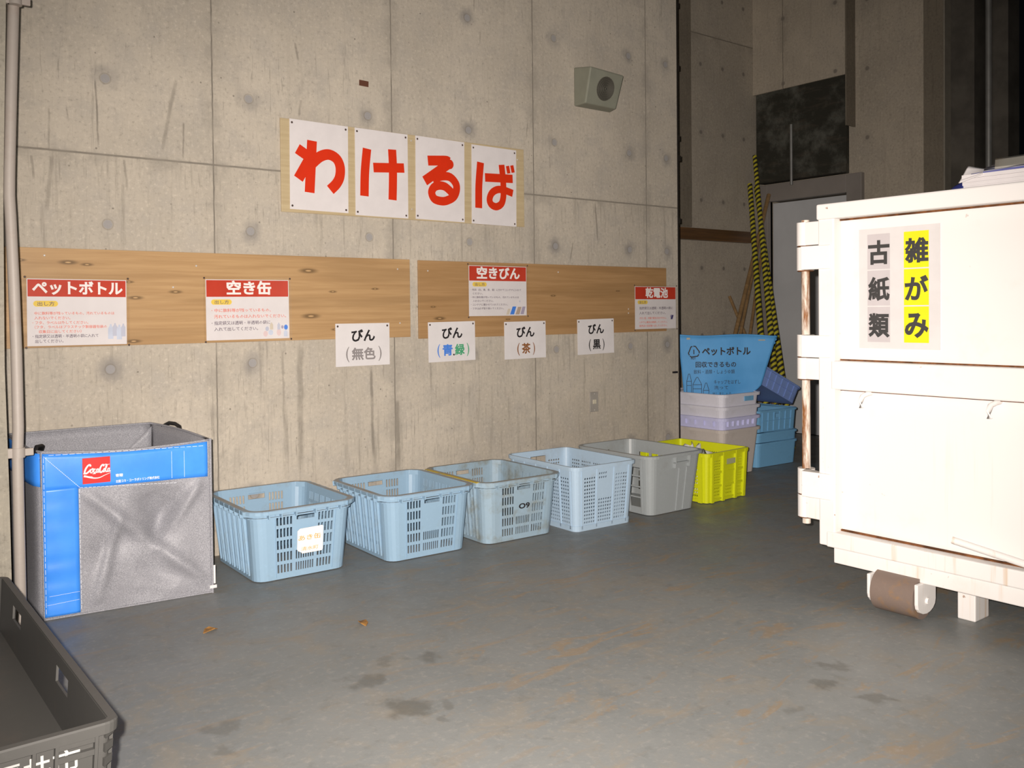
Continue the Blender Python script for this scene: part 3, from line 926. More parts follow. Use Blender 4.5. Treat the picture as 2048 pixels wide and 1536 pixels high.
def slot_crate(loc, yaw, mat):
    W, L, h, t = .436, .508, .291, .024
    root = empty('plastic_crate', loc, (0, 0, yaw))
    body = Shell(W, L, h, t, .055, .0035)
    rows = [(h * a, h * b) for a, b in ((.10, .215), (.262, .385), (.43, .553), (.598, .72), (.765, .885))]
    end = slots(.125, .35, 5, rows, .58) + slots(.385, .655, 8, rows[:2], .56) + slots(.685, .91, 5, rows, .58) + [(.40, .64, h * .815, h * .905)]
    side = []
    for k in range(6):
        s0 = .06 + k * .148
        side += slots(s0 + .018, s0 + .13, 3, rows[:], .46)
    body.make([(end, []), (side, []), (end, []), (side, [])], .004, h - .004, [])
    body.floor(.004, .012)
    for sd in (1, 3):
        for k in range(7):
            body.rib(sd, .05 + k * .148, .062 + k * .148, .02, h - .02, .013, .006)
        for k in range(6):
            body.rib(sd, .05 + k * .148 + .072, .05 + k * .148 + .080, .02, h - .03, .007, .003)
    for sd in (0, 2):
        for a in (.115, .93):
            body.rib(sd, a, a + .008, .012, h - .02, .004)
    body.mb().build('body', mat, root, loc=(0, .02, 0))
    rm = Shell(W, L, h, t, .055, .0035)
    rim_ring(rm, h, .022, .016, .005)
    rm.ring([(.000, h - .034), (.010, h - .034), (.010, h - .029), (.000, h - .029)])
    for sd, ks in ((0, (.02, .18, .37, .63, .80, .97)), (2, (.02, .18, .37, .63, .80, .97)), (1, tuple(.05 + .148 * k for k in range(7))), (3, tuple(.05 + .148 * k for k in range(7)))):
        for a in ks:
            rm.rib(sd, a - .008, a + .008, h - .033, h - .001, .0235)
    for cn in (4, 5, 6, 7):
        rm.rib(cn, .15, .85, h - .022, h - .001, .027)
    rm.mb().build('rim', mat, root, loc=(0, .02, 0))
    return root


c1 = slot_crate((1.575, -.567, 0), -.025, M_crate)
thing(c1, 'blue grey slotted crate with a white can label, beside the grey bag', 'crate', 'open crates lined up along the wall')
mb = MB()
cp = [(-.046, .118), (-.034, .112), (-.030, .106), (.056, .106), (.060, .112), (.060, .207), (.056, .211), (-.040, .209), (-.051, .200), (-.051, .125)]
mb.add([(x, -.012 - .012 * 0, z) for x, z in cp] + [(x, -.0105, z) for x, z in cp], [tuple(range(10)), tuple(range(10, 20))[::-1]] + [(i, 10 + i, 10 + (i + 1) % 10, (i + 1) % 10) for i in range(10)])
lc = mb.build('label_card', plain('bright_card', (.85, .83, .80), .4, .4, var=.02), c1, loc=(.012, .030, -.004), rot=(.085, 0, 0))
mb = MB(); text(mb, 'あき缶', -.047, .050, .160, .182, .0132, .01); text(mb, '清水町', -.034, .040, .117, .133, .0132, .0)
mb.build('lettering', M_org, lc)
c2 = slot_crate((2.131, -.648, 0), -.034, M_crate)
thing(c2, 'clean blue grey slotted crate without a label, second in the wall row', 'crate', 'open crates lined up along the wall')
c3 = slot_crate((2.6196, -.680, 0), -.034, M_crate2)
thing(c3, 'dirt stained blue grey slotted crate with black figures, third in the wall row', 'crate', 'open crates lined up along the wall')
mb = MB(); text(mb, 'O9', -.032, .032, .150, .176, .0005, .035, keep=False)
mb.build('lettering', M_black, c3, loc=(0, .0285, 0), rot=(.085, 0, 0))
mb = MB(); mb.box(-.2425, -.228, .05, .50, .2885, .2925)
mb.build('yellow_stain', worn('yellow_paint_marks', (.50, .36, .03), (.25, .25, .2), .9), c3, loc=(0, 0, 0))


def lattice_crate(loc, yaw):
    W, L, h, t = .402, .54, .315, .022
    root = empty('plastic_crate', loc, (0, 0, yaw))
    b = Shell(W, L, h, t, .035, .003)
    lo, hi = .03, .262
    end_l = [(.07, .30, lo, hi, 5, 13), (.36, .645, lo, .150, 6, 7), (.36, .53, .240, .280, 4, 2), (.70, .95, lo, hi, 5, 13)]
    side_l = [(.04, .20, lo, hi, 5, 13), (.235, .40, lo, hi, 5, 13), (.435, .60, lo, hi, 5, 13), (.635, .80, lo, hi, 5, 13), (.83, .97, lo, hi, 4, 13)]
    back_l = [(.05, .30, lo, hi, 5, 13), (.36, .645, lo, .150, 6, 7), (.70, .93, lo, hi, 5, 13)]
    b.make([([], end_l), ([], side_l), ([(.34, .66, .235, .285)], back_l), ([], side_l)], .004, h - .003, [])
    b.floor(.004, .012)
    for sd, ks in ((0, (.03, .33, .67, .97)), (2, (.03, .33, .67, .97)), (1, (.02, .218, .418, .618, .815, .985)), (3, (.02, .218, .418, .618, .815, .985))):
        for a in ks:
            b.rib(sd, a - .011, a + .011, .010, h - .006, .004)
    b.ring([(-.001, .0), (.004, .0), (.004, .026), (-.001, .026)])
    b.mb().build('body', M_crate3, root, loc=(0, .006, 0))
    rm = Shell(W, L, h, t, .035, .003)
    rim_ring(rm, h, .010, .018, .004)
    rm.mb().build('rim', M_crate3, root, loc=(0, .006, 0))
    return root


c4 = lattice_crate((3.081, -.742, 0), -.034)
thing(c4, 'pale blue crate with diamond mesh walls, between the stained and grey crates', 'crate', 'open crates lined up along the wall')


def grey_crate(loc, yaw):
    W, L, h, t = .408, .545, .316, .035
    root = empty('plastic_crate', loc, (0, 0, yaw))
    b = Shell(W, L, h, t, .05, .0035)
    rows = [(.040, .088), (.096, .144), (.152, .200), (.208, .250)]
    side = [(s0, s1, a, c_) for s0, s1 in ((.06, .20), (.24, .38), (.42, .56), (.60, .72), (.76, .94)) for a, c_ in rows]
    bk = [(.40, .62, .235, .27)]
    b.make([([], []), (side, []), (bk, []), (side, [])], .004, h - .003, [])
    b.floor(.004, .012)
    for sd in (0, 2):
        for a in (.62,):
            b.rib(sd, a - .05, a - .04, .01, .235, .005); b.rib(sd, a + .15, a + .16, .01, .235, .005)
        b.rib(sd, .42, .44, .24, .30, .018); b.rib(sd, .78, .80, .24, .30, .018); b.rib(sd, .42, .80, .262, .27, .016)
    for sd in (1, 3):
        for a in (.03, .22, .40, .58, .74, .965):
            b.rib(sd, a - .008, a + .008, .012, h - .02, .007)
    b.mb().build('body', M_crate4, root, loc=(0, .018, 0))
    rm = Shell(W, L, h, t, .05, .0035)
    rim_ring(rm, h, .018, .016)
    rm.mb().build('rim', M_crate4, root, loc=(0, .018, 0))
    return root


c5 = grey_crate((3.581, -.770, 0), -.013)
thing(c5, 'dull grey crate with barred side windows, next to the yellow crate', 'crate', 'open crates lined up along the wall')


def yellow_crate(loc, yaw):
    W, L, h, t = .380, .48, .278, .012
    root = empty('plastic_crate', loc, (0, 0, yaw))
    b = Shell(W, L, h, t, .02, .003)
    lat = [(.14, .30, .03, .085, 4, 3), (.14, .30, .10, .16, 4, 4), (.14, .30, .175, .235, 4, 4), (.43, .64, .03, .085, 5, 3), (.78, .91, .03, .085, 3, 3), (.78, .91, .10, .16, 3, 4), (.78, .91, .175, .235, 3, 4)]
    side = [(k, k + .13, z, z + .055, 4, 3) for k in (.08, .25, .42, .59, .77) for z in (.03, .10, .175)]
    b.make([([], lat), ([], side), ([], lat), ([], side)], .004, h - .003, [])
    b.floor(.004, .012)
    for sd, ks in ((0, (.06, .36, .71, .96)), (2, (.06, .36, .71, .96)), (1, (.04, .23, .40, .57, .75, .95)), (3, (.04, .23, .40, .57, .75, .95))):
        for a in ks:
            b.rib(sd, a - .03, a + .03, .004, h - .004, .014)
        for z in (.020, .092, .168):
            b.rib(sd, .04, .97, z - .006, z + .004, .007)
    b.rib(0, .40, .67, .095, .20, .004)
    b.mb().build('body', M_crate5, root, loc=(0, .010, 0))
    rm = Shell(W, L, h, t, .02, .003)
    rim_ring(rm, h, .012, .020, .004)
    rm.mb().build('rim', M_crate5, root, loc=(0, .010, 0))
    mb = MB(); rect(mb, .42 * .34 - .17, .66 * .34 - .17, .205, .235, .0)
    mb.build('faded_label', worn('faded_grey_print', (.42, .43, .25), (.55, .57, .05), .5), root, loc=(0, .0055, 0), rot=(.03, 0, 0))
    return root


c6 = yellow_crate((4.045, -.724, 0), .05)
thing(c6, 'bright yellow green crate at the right end of the wall row', 'crate', 'open crates lined up along the wall')


def lump(name, loc, r, mat, label, cat, seed, sz=(1, 1, 1)):
    rnd = random.Random(seed)
    n1, n2 = 14, 9
    ph = [rnd.uniform(0, 6.28) for _ in range(6)]
    vs = []
    for j in range(n2 + 1):
        th = math.pi * j / n2
        for i in range(n1):
            a = 2 * math.pi * i / n1
            rr = r * (1 + .22 * math.sin(3 * a + ph[0] + 2 * th) + .16 * math.sin(5 * th + ph[1] + a) + .1 * rnd.uniform(-1, 1))
            vs.append((rr * math.sin(th) * math.cos(a) * sz[0], rr * math.sin(th) * math.sin(a) * sz[1], max(0, r * sz[2] * .9 + rr * math.cos(th) * sz[2])))
    fs = [(j * n1 + i, j * n1 + (i + 1) % n1, (j + 1) * n1 + (i + 1) % n1, (j + 1) * n1 + i) for j in range(n2) for i in range(n1)]
    mb = MB(); mb.add(vs, fs, True)
    o = mb.build(name, mat, loc=loc)
    thing(o, label, cat)
    return o


M_bag = plain('translucent_white_film', (.75, .76, .72), .25, .5)
lump('plastic_bag', (3.99, -.50, .012), .135, M_bag, 'crumpled white plastic bag poking up inside the yellow crate', 'bag', 3, (.7, .7, 1.0))
lump('plastic_bag', (4.13, -.45, .012), .12, M_bag, 'flat white plastic bag lying inside the yellow crate, right of the other', 'bag', 5, (.75, .8, 1.0))

# ------------------------------------------------------------------ the big collection bag
bag = empty('collection_bag', (.6409, -.4445, 0), (0, 0, math.atan2(-.0594, .5703)))
thing(bag, 'square grey cloth collection bag with blue trim and red logo patch', 'bag')
n = NT('silver_grey_cloth')
w1 = n.node('ShaderNodeTexWave', wave_type='BANDS', bands_direction='DIAGONAL'); n.put(w1.inputs['Vector'], n.obj()); w1.inputs['Scale'].default_value = 160
fz = n.noise(320, 2); fl2 = n.noise(7, 4)
c = n.mix(n.ramp(fz, .35, .7), (.225, .228, .252), (.37, .372, .405))
c = n.mix(n.math('MULTIPLY', n.ramp(fl2, .45, .7), .35), c, (.235, .236, .26))
n.bump(n.math('ADD', n.math('MULTIPLY', w1.outputs['Fac'], .4), fz), .10, .0015)
M_cloth = n.set(c, .55, .4, .05)
n = NT('blue_vinyl')
fv = n.noise(9, 4)
n.bump(n.noise(16, 3), .12, .004)
M_vinyl = n.set(n.mix(n.ramp(fv, .3, .7), (.045, .26, .88), (.06, .31, .95)), .33, .5)
BW, BD, BH = .573, .43, .59


def seg_ridge(x, z, ax, az, bx, bz, w):
    dx, dz = bx - ax, bz - az
    t = max(0, min(1, ((x - ax) * dx + (z - az) * dz) / (dx * dx + dz * dz)))
    d = math.hypot(x - ax - t * dx, z - az - t * dz)
    return math.exp(-(d / w) ** 2) * (.35 + .65 * math.sin(math.pi * min(1, max(0, t)) ** .8) if 0 < t < 1 else .35)


def front_y(x, z):
    """folds of the front cloth: negative is towards the viewer"""
    e = min(1, x / .14) * min(1, (BW - x) / .05) * min(1, z / .05) * min(1, max(0, (.47 - z)) / .06)
    y = 0.0
    y += .028 * seg_ridge(x, z, .36, .41, .40, .20, .055)
    y += .020 * seg_ridge(x, z, .44, .38, .37, .22, .035)
    y -= .012 * seg_ridge(x, z, .13, .44, .37, .21, .022)
    y -= .013 * seg_ridge(x, z, .37, .21, .56, .05, .022)
    y -= .010 * seg_ridge(x, z, .54, .44, .38, .20, .018)
    y += .013 * seg_ridge(x, z, .16, .20, .33, .27, .05)
    y -= .011 * seg_ridge(x, z, .25, .34, .17, .05, .018)
    y += .012 * seg_ridge(x, z, .45, .06, .30, .16, .05)
    y -= .006 * seg_ridge(x, z, .30, .09, .50, .02, .03)
    y += .006 * math.sin(x * 23 + z * 11) * .5
    return 1.7 * y * max(0, e)


def top_sag(x):
    return BH - .014 * math.sin(math.pi * min(1, max(0, x / BW))) - .004 * x / BW


def panel(mb, fn, nu, nv, flip=False):
    vs = [fn(i / nu, j / nv) for j in range(nv + 1) for i in range(nu + 1)]
    fs = []
    for j in range(nv):
        for i in range(nu):
            a = j * (nu + 1) + i
            f = (a, a + 1, a + nu + 2, a + nu + 1)
            fs.append(f[::-1] if flip else f)
    mb.add(vs, fs, True)


SR, SL = -.131, -.080
BD = .445


def sl(u):
    return SL * u ** .55


mb = MB()
panel(mb, lambda u, v: (u * BW, front_y(u * BW, v * top_sag(u * BW)), v * top_sag(u * BW)), 60, 60)
# left side folds inward slightly, right side straight, back taller
panel(mb, lambda u, v: (sl(u) + .012 * math.sin(math.pi * u) * (1 - abs(2 * v - 1) ** 2), u * (BD - .05), v * (BH + .025 * u)), 14, 16, True)
panel(mb, lambda u, v: (BW + SR * u - .016 * math.sin(math.pi * u) * math.sin(math.pi * v), u * BD, v * (BH - .004 + .028 * u + .008 * math.sin(math.pi * u))), 14, 16)
panel(mb, lambda u, v: (SL + u * (BW + SR - SL), BD - .05 * (1 - u) + .012 * math.sin(math.pi * u) * math.sin(math.pi * v), v * (BH + .025 - .001 * u)), 16, 16, True)
mb.add([(0, 0, .004), (BW, 0, .004), (BW + SR, BD, .004), (SL, BD - .05, .004)], [(0, 1, 2, 3)])
body = mb.build('cloth_body', M_cloth, bag)
sm = body.modifiers.new('thickness', 'SOLIDIFY'); sm.thickness = .004; sm.offset = 0
# inner pocket flap on the back panel
mb = MB()
panel(mb, lambda u, v: (BW + SR - .12 + .118 * u, BD - .014 - .004 * (1 - u) - .02 * u * v, BH - .16 + .175 * v * u + .06 * v * (1 - u)), 6, 6)
fl = mb.build('inner_flap', M_cloth, bag)
s_ = fl.modifiers.new('thickness', 'SOLIDIFY'); s_.thickness = .003
# hem piping round the rim
mb = MB()
rimp = [(u * BW / 24, front_y(u * BW / 24, .58) - .001, top_sag(u * BW / 24)) for u in range(25)]
rimp += [(BW + SR * u / 8, BD * u / 8, BH - .004 + .028 * u / 8 + .008 * math.sin(math.pi * u / 8)) for u in range(1, 9)]
rimp += [(BW + SR - (BW + SR - SL) * u / 10, BD - .05 * u / 10, BH + .0245) for u in range(1, 11)]
rimp += [(sl(1 - u / 12), (BD - .05) * (1 - u / 12), BH + .025 * (1 - u / 12)) for u in range(1, 13)]
mb.tube(rimp, .0045, 8)
mb.tube([(BW + .001, -.001, z * BH / 20) for z in range(21)], .005, 8)
mb.tube([(BW * k / 20, -.002, .004) for k in range(21)], .004, 8)
mb.tube([(-.001, -.001, z * BH / 20) for z in range(21)], .004, 8)
mb.build('piping', M_cloth, bag)
# blue trim: a band along the top and a band down the left
mb = MB()
panel(mb, lambda u, v: (u * (BW - .012), -.005 + front_y(u * BW, .5) * .3 - .002 * math.sin(v * 3.1), top_sag(u * BW) - .006 - (1 - v) * (.130 - .012 * math.sin(math.pi * u) + .012 * max(0, u - .8))), 40, 8)
panel(mb, lambda u, v: (u * .113, -.0055 - .0025 * math.sin(v * 40) * (.5 if v < .5 else .15) - .002 * math.sin(u * 3.1), .012 + v * .447), 8, 50)
panel(mb, lambda u, v: (sl(u * .9) - .007 + .003 * math.sin(math.pi * u), u * (BD - .05) * .9, BH - .006 + .022 * u - (1 - v) * .115), 12, 6, True)
band = mb.build('blue_trim', M_vinyl, bag)
s_ = band.modifiers.new('thickness', 'SOLIDIFY'); s_.thickness = .003; s_.offset = 0
# stitching lines, folded tab and pocket
M_stitch = plain('white_thread', (.75, .80, .88), .6)
mb = MB()
for a, b in (((.004, .575), (.118, .455)), ((.118, .455), (.45, .437)), ((.116, .45), (.116, .02)), ((.004, .57), (.004, .02)), ((.02, .578), (.55, .566)), ((.015, .085), (.112, .088)), ((.43, .555), (.43, .455)), ((.475, .553), (.475, .455)), ((.008, .055), (.11, .06))):
    k = 24
    pa = [(a[0] + (b[0] - a[0]) * i / k, a[1] + (b[1] - a[1]) * i / k) for i in range(k + 1)]
    for i in range(0, k):
        ribbon(mb, [pa[i], (pa[i][0] + (pa[i + 1][0] - pa[i][0]) * .75, pa[i][1] + (pa[i + 1][1] - pa[i][1]) * .75)], .0013, .0115, False)
mb.build('stitching', M_stitch, bag)
# logo patch with its script
M_logo = plain('logo_red', (.72, .012, .010), .4, var=.02)
mb = MB(); lx, lz, ls = .127, .466, .091
mb.box(lx, lx + ls, -.0135, -.006, lz, lz + ls)
patch = mb.build('logo_patch', M_logo, bag)
mb = MB()


def L_(pts, w, w2=None, sm_=True):
    ribbon(mb, [(lx + x * ls, lz + y * ls) for x, y in pts], w * ls, .0142 + .00002 * len(mb.f), sm_, None if w2 is None else w2 * ls)


# big swash C
L_([(.29, .67), (.27, .73), (.21, .72), (.13, .62), (.08, .50), (.08, .43), (.13, .41), (.22, .47), (.30, .55)], .062)
L_([(.08, .43), (.05, .40), (.03, .43)], .03)
# o c a
L_([(.33, .56), (.29, .52), (.28, .44), (.32, .42), (.36, .48), (.36, .55), (.33, .57), (.36, .58), (.41, .55)], .036)
L_([(.46, .54), (.43, .56), (.40, .50), (.40, .43), (.44, .42), (.49, .48)], .036)
L_([(.55, .55), (.51, .55), (.48, .47), (.49, .42), (.53, .44), (.56, .55), (.55, .44), (.57, .42), (.60, .44)], .034)
# hyphen-like dash under the middle
L_([(.35, .385), (.46, .385)], .026, None, False)
# second C
L_([(.755, .64), (.745, .70), (.69, .69), (.63, .59), (.61, .48), (.63, .42), (.675, .42), (.725, .48)], .058)
L_([(.735, .67), (.82, .72), (.90, .70), (.97, .71)], .026, .012)
# o l a
L_([(.78, .55), (.75, .53), (.735, .45), (.755, .42), (.785, .47), (.79, .54), (.775, .56), (.80, .55)], .036)
L_([(.80, .50), (.85, .60), (.87, .69), (.84, .70), (.82, .58), (.82, .45), (.84, .42), (.88, .46)], .034)
L_([(.95, .55), (.91, .55), (.88, .47), (.89, .42), (.93, .45), (.96, .55), (.94, .44), (.97, .43), (.99, .46)], .032)
# wave
L_([(.03, .335), (.14, .30), (.30, .245), (.44, .215), (.60, .225), (.78, .30), (.99, .375)], .075, .012)
L_([(.03, .325), (.15, .30), (.33, .26)], .05, .05)
mb.build('lettering', M_white, patch)
mb = MB()
text(mb, '寄贈', .236, .260, .480, .4915, .0115, .02, 2)
text(mb, '北陸コカ・コーラボトリング株式会社', .236, .386, .4585, .4695, .0115, .015, 1)
mb.build('lettering', M_white, bag)
# strap handles and the white care tag
M_strap = plain('black_webbing', (.012, .012, .014), .6)
for pts in ([(BW + SR * d_ + o2, BD * d_, BH + z_) for d_, o2, z_ in ((.50, .004, .005), (.55, .012, .026), (.63, .014, .034), (.72, .012, .034), (.80, .004, .018))],
            [(-.004, BD * .02, BH - .03), (-.018, BD * .06, BH + .002), (-.012, BD * .10, BH + .014), (.006, BD * .14, BH + .014), (.004, BD * .2, BH - .005)]):
    mb = MB(); mb.tube(pts, .0075, 8)
    mb.build('strap_handle', M_strap, bag)
mb = MB(); mb.box(BW + .002, BW + .012, -.004, -.002, .035, .105); mb.box(BW - .01, BW + .016, -.006, -.003, .018, .03)
mb.build('care_tag', M_label, bag)

# ------------------------------------------------------------------ grey trays at the lower left
M_trayl = plain('tray_print', (.34, .34, .33), .5)


def tray(z, label):
    W, L, h, t = .72, 1.08, .180, .012
    root = empty('stacking_tray', (.049, -2.25, z))
    b = Shell(W, L, h, t, .012, .005)
    side = [(s0, s0 + .10, .118, .152) for s0 in (.27, .74)]
    b.make([([], []), (side, []), ([], []), (side, [])], .004, h - .003, [])
    b.floor(.036, .044)
    for sd, kk in ((0, (.02, .11, .16, .84, .89, .98)), (2, (.02, .16, .84, .98)), (1, (.02, .10, .45, .55, .9, .98)), (3, (.02, .10, .45, .55, .9, .98))):
        for a in kk:
            b.rib(sd, a - .004, a + .004, .01, h - .02, .012)
    for sd in (0, 2):
        for a0, a1 in ((.02, .11), (.89, .98)):
            for z_ in (.128, .150):
                b.rib(sd, a0, a1, z_, z_ + .010, .010)
    b.mb().build('body', M_tray, root, loc=(0, .014, 0))
    rm = Shell(W, L, h, t, .014, .005)
    rim_ring(rm, h, .013, .020, .004)
    for cn in (4, 5, 6, 7):
        for z_ in (.10, .125, .15):
            rm.rib(cn, .1, .9, z_, z_ + .014, .008)
    rm.mb().build('rim', M_tray, root, loc=(0, .014, 0))
    thing(root, label, 'tray', 'grey stacking trays at the left')
    return root


tray(0, 'dark grey plastic tray under the printed one at the lower left')
tr1 = tray(.18, 'dark grey plastic tray printed with white city name, topmost at lower left')
mb = MB(); text(mb, '福井市', .172, .3075, .106, .150, .0015, .01); mb.build('lettering', M_trayl, tr1, loc=(0, .0135, 0))

# ------------------------------------------------------------------ crates in the recess beyond the wall
def plain_crate(name, loc, yaw, W, L, h, t, mat, tabs=False, slot=False, handle=None, rimw=.016, ribs=False):
    root = empty(name, loc, (0, 0, yaw))
    b = Shell(W - 2 * rimw, L - 2 * rimw, h, t, .04, .004)
    holes = []
    if slot:
        holes = [(.40, .62, h * .62, h * .82)]
    b.make([(holes, []), ([], []), (holes, []), ([], [])], .003, h - .003, [])
    b.floor(.003, .010)
    if ribs:
        for sd in range(4):
            for k in range(6):
                b.rib(sd, .05 + k * .17, .075 + k * .17, .01, h - .012, .006)
            b.rib(sd, .04, .96, h * .5, h * .5 + .005, .005)
    b.mb().build('body', mat, root, loc=(0, rimw, 0))
    rm = Shell(W - 2 * rimw, L - 2 * rimw, h, t, .04, .004)
    rim_ring(rm, h, rimw, .014 if h < .2 else .02)
    if tabs:
        for sd in range(4):
            for k in range(6):
                rm.rib(sd, .03 + k * .17, .09 + k * .17, h - .055, h - .004, .012)
    rm.mb().build('rim', mat, root, loc=(0, rimw, 0))
    if handle is not None:
        mb = MB(); mb.box(-.045 + .07, .045 + .07, -.006, .0, h - .052, h - .018)
        mb.build('handle_plate', handle, root, loc=(0, rimw, 0))
    return root


GS = 'nested crates stacked beyond the wall end'
for z, h, mat, kw, lab in ((0, .300, M_st_beige, {}, 'beige tub crate on the floor at the bottom of the nested stack'),
                           (.070, .305, M_st_lav, dict(tabs=True), 'lavender rimmed crate nested just above the beige tub'),
                           (.150, .295, M_st_gry, {}, 'pale grey crate nested above the lavender one'),
                           (.225, .300, M_st_gry, dict(handle=M_blue_box), 'pale grey crate with a blue handle plate, topmost of the nested stack')):
    o = plain_crate('nesting_crate', (4.735, -.30, z), .0, .42, .56, h, .030, mat, **kw)
    thing(o, lab, 'crate', GS)
GB = 'blue crates stacked by the grey door'
for z, h, tt, mat, kw, lab in ((0, .165, .012, M_blue_box, {}, 'mid blue crate on the floor, lowest of the blue stack'),
                               (.165, .068, .004, M_blue_box, {}, 'shallow mid blue crate in the middle of the blue stack'),
                               (.233, .150, .010, M_blue_box, dict(slot=True, ribs=True), 'ribbed mid blue crate under the tilted one in the blue stack')):
    o = plain_crate('stacking_crate', (5.20, -.235, z), -.04, .46, .40, h, tt, mat, rimw=.010, **kw)
    thing(o, lab, 'crate', GB)
o = plain_crate('stacking_crate', (5.23, -.20, .392), -.05, .50, .38, .13, .010, M_blue_lid, rimw=.010, ribs=True)
o.rotation_euler = (math.radians(0), math.radians(24), -.05)
o.location = (5.235, -.20, .485)
thing(o, 'violet blue crate lying tilted on top of the blue stack', 'crate', GB)

# blue cloth bag standing in the top nested crate
cb = empty('cloth_bag', (4.56, .05, .24), (0, 0, math.atan2(-.622, .783)))
thing(cb, 'blue cloth pet bottle bag standing in the topmost pale grey crate', 'bag')
n = NT('blue_bag_cloth')
n.bump(n.noise(20, 3), .2, .004)
M_bcloth = n.set(n.mix(n.ramp(n.noise(5, 3), .3, .7), (.075, .30, .62), (.10, .35, .70)), .6, .35)


def cb_pt(u, v, back):
    z = v * .655
    xl = .03 - .055 * v
    k = min(1, max(0, (v - .36) / .14)); k = k * k * (3 - 2 * k)
    xr = .41 + .085 * k + .115 * max(0, (v - .40) / .6)
    x = xl + (xr - xl) * u
    y = (.010 * math.sin(u * 9 + v * 2) * (1 - .3 * v) + .012 * math.sin(u * 4 - v * 5)) * .6
    if back:
        y += .014 + .05 * math.sin(math.pi * u)
    return (x, y, z - .012 * u * v - (.006 * math.sin(u * 7) if v > .95 else 0))


mb = MB()
panel(mb, lambda u, v: cb_pt(u, v, False), 40, 24)
panel(mb, lambda u, v: cb_pt(u, v, True), 40, 24, True)
o = mb.build('cloth', M_bcloth, cb)
s_ = o.modifiers.new('thickness', 'SOLIDIFY'); s_.thickness = .003; s_.offset = 0
mb = MB(); mb.tube([Vector(cb_pt(k / 24, 1.0, False)) + Vector((0, .004, 0)) for k in range(25)], .006, 8)
mb.tube([(.60, .0, .646), (.618, .004, .640), (.612, .006, .622), (.600, .006, .612), (.604, .006, .598), (.588, .006, .590), (.575, .006, .575)], .006, 8)
mb.build('hem', M_bcloth, cb)
o_ = .016
zb = -.24
mb = MB()
text(mb, 'ペットボトル', .122, .440, .772 + zb - .012, .828 + zb - .012, o_, .035)
mb.build('lettering', M_black, cb)
mb = MB()
text(mb, '回収できるもの', .080, .345, .682 + zb, .720 + zb, o_, .02, 2)
text(mb, '飲料・酒類・しょうゆ類', .068, .335, .640 + zb, .668 + zb, o_, .0, 2)
text(mb, 'キャップをはずし', .200, .372, .572 + zb, .600 + zb, o_, .0, 2)
text(mb, '洗って', .200, .292, .538 + zb, .562 + zb, o_, .0, 2)
text(mb, '出しましょう', .190, .310, .496 + zb, .520 + zb, o_, .0, 2)
text(mb, 'PET', .050, .082, .735 + zb, .748 + zb, o_, .02, 2)
mb.build('small_print', M_black, cb)
mb = MB()   # recycling triangle with the figure 1
for k in range(3):
    a0 = math.pi / 2 + k * 2 * math.pi / 3
    q = [(.069 + .036 * math.cos(a0 + d_), .785 + zb + .038 * math.sin(a0 + d_)) for d_ in (.25, .55)]
    e = [(.069 + .036 * math.cos(a0 + d_), .785 + zb + .038 * math.sin(a0 + d_)) for d_ in (2 * math.pi / 3 - .3, 2 * math.pi / 3 + .1)]
    ribbon(mb, [q[0], q[1], e[0], e[1]], .007, o_, False)
ribbon(mb, [(.069, .800 + zb), (.069, .770 + zb)], .006, o_, False)
mb.build('recycling_mark', M_black, cb)
mb = MB()   # three outlined bottles
for x0, x1, z1 in ((-.0 + .022, .052, .640), (.062, .118, .618), (.130, .166, .580)):
    zz = .49
    ribbon(mb, [(x0, zz + zb), (x0, z1 - .045 + zb), ((x0 + x1) / 2 - .004, z1 + zb), ((x0 + x1) / 2 + .004, z1 + zb), (x1, z1 - .045 + zb), (x1, zz + zb)], .003, o_, False)
    for dz in (.048, .075):
        ribbon(mb, [(x0, z1 - dz + zb), (x1, z1 - dz + zb)], .003, o_, False)
mb.build('bottle_drawing', M_black, cb)
mb = MB(); rect(mb, .49, .535, .855 + zb, .862 + zb, o_); rect(mb, .022, .045, .866 + zb, .878 + zb, o_)
mb.build('tape_tag', plain('tan_tape', (.45, .40, .30), .5), cb)

# ------------------------------------------------------------------ striped bars and timber sticks in the corner
n = NT('black_yellow_stripes')
p = n.sep()
fr = n.math('FRACT', n.math('MULTIPLY', n.math('ADD', p[2], n.math('MULTIPLY', p[0], .6)), 23.0))
M_stripe = n.set(n.mix(n.ramp(fr, .47, .53), (.03, .028, .02), (.50, .44, .03)), .5)


def bar(name, a, b, r, mat, label, cat, group, r2=None):
    a, b = Vector(a), Vector(b)
    d = b - a
    mb = MB(); mb.tube([(0, 0, 0), (0, 0, d.length)], r, 12, r2=r2)
    o = mb.build(name, mat, loc=a)
    q = d.to_track_quat('Z', 'Y')
    o.rotation_euler = q.to_euler()
    return thing(o, label, cat, group)


GP = 'striped bars leaning in the corner'
bar('barricade_bar', (5.69, .086, .012), (6.47, .885, 2.375), .027, M_stripe, 'tallest black and yellow striped bar leaning in the corner', 'bar', GP, .018)
bar('barricade_bar', (5.60, .130, .012), (6.395, .88, 2.125), .027, M_stripe, 'shorter black and yellow bar, left of the tallest in the corner', 'bar', GP, .020)
bar('barricade_bar', (5.845, .105, .012), (6.46, .865, 2.105), .028, M_stripe, 'black and yellow bar leaning farthest right at its foot behind the blue stack', 'bar', GP, .018)
GW = 'timber sticks leaning on the rear wall'
M_stick = wood('raw_timber', (.22, .135, .06), (.30, .19, .09), [])
bar('timber_stick', (5.285, .45, .01), (6.55, .80, 2.04), .017, M_stick, 'long brown timber stick slanting behind the striped bars', 'stick', GW)
bar('timber_stick', (5.34, .405, .01), (6.55, .865, 1.79), .014, M_stick, 'brown timber stick slanting just under the long one', 'stick', GW)
bar('timber_stick', (6.042, .256, .01), (6.12, .885, 1.17), .013, M_stick, 'short brown stick leaning the opposite way, left of the others', 'stick', GW)
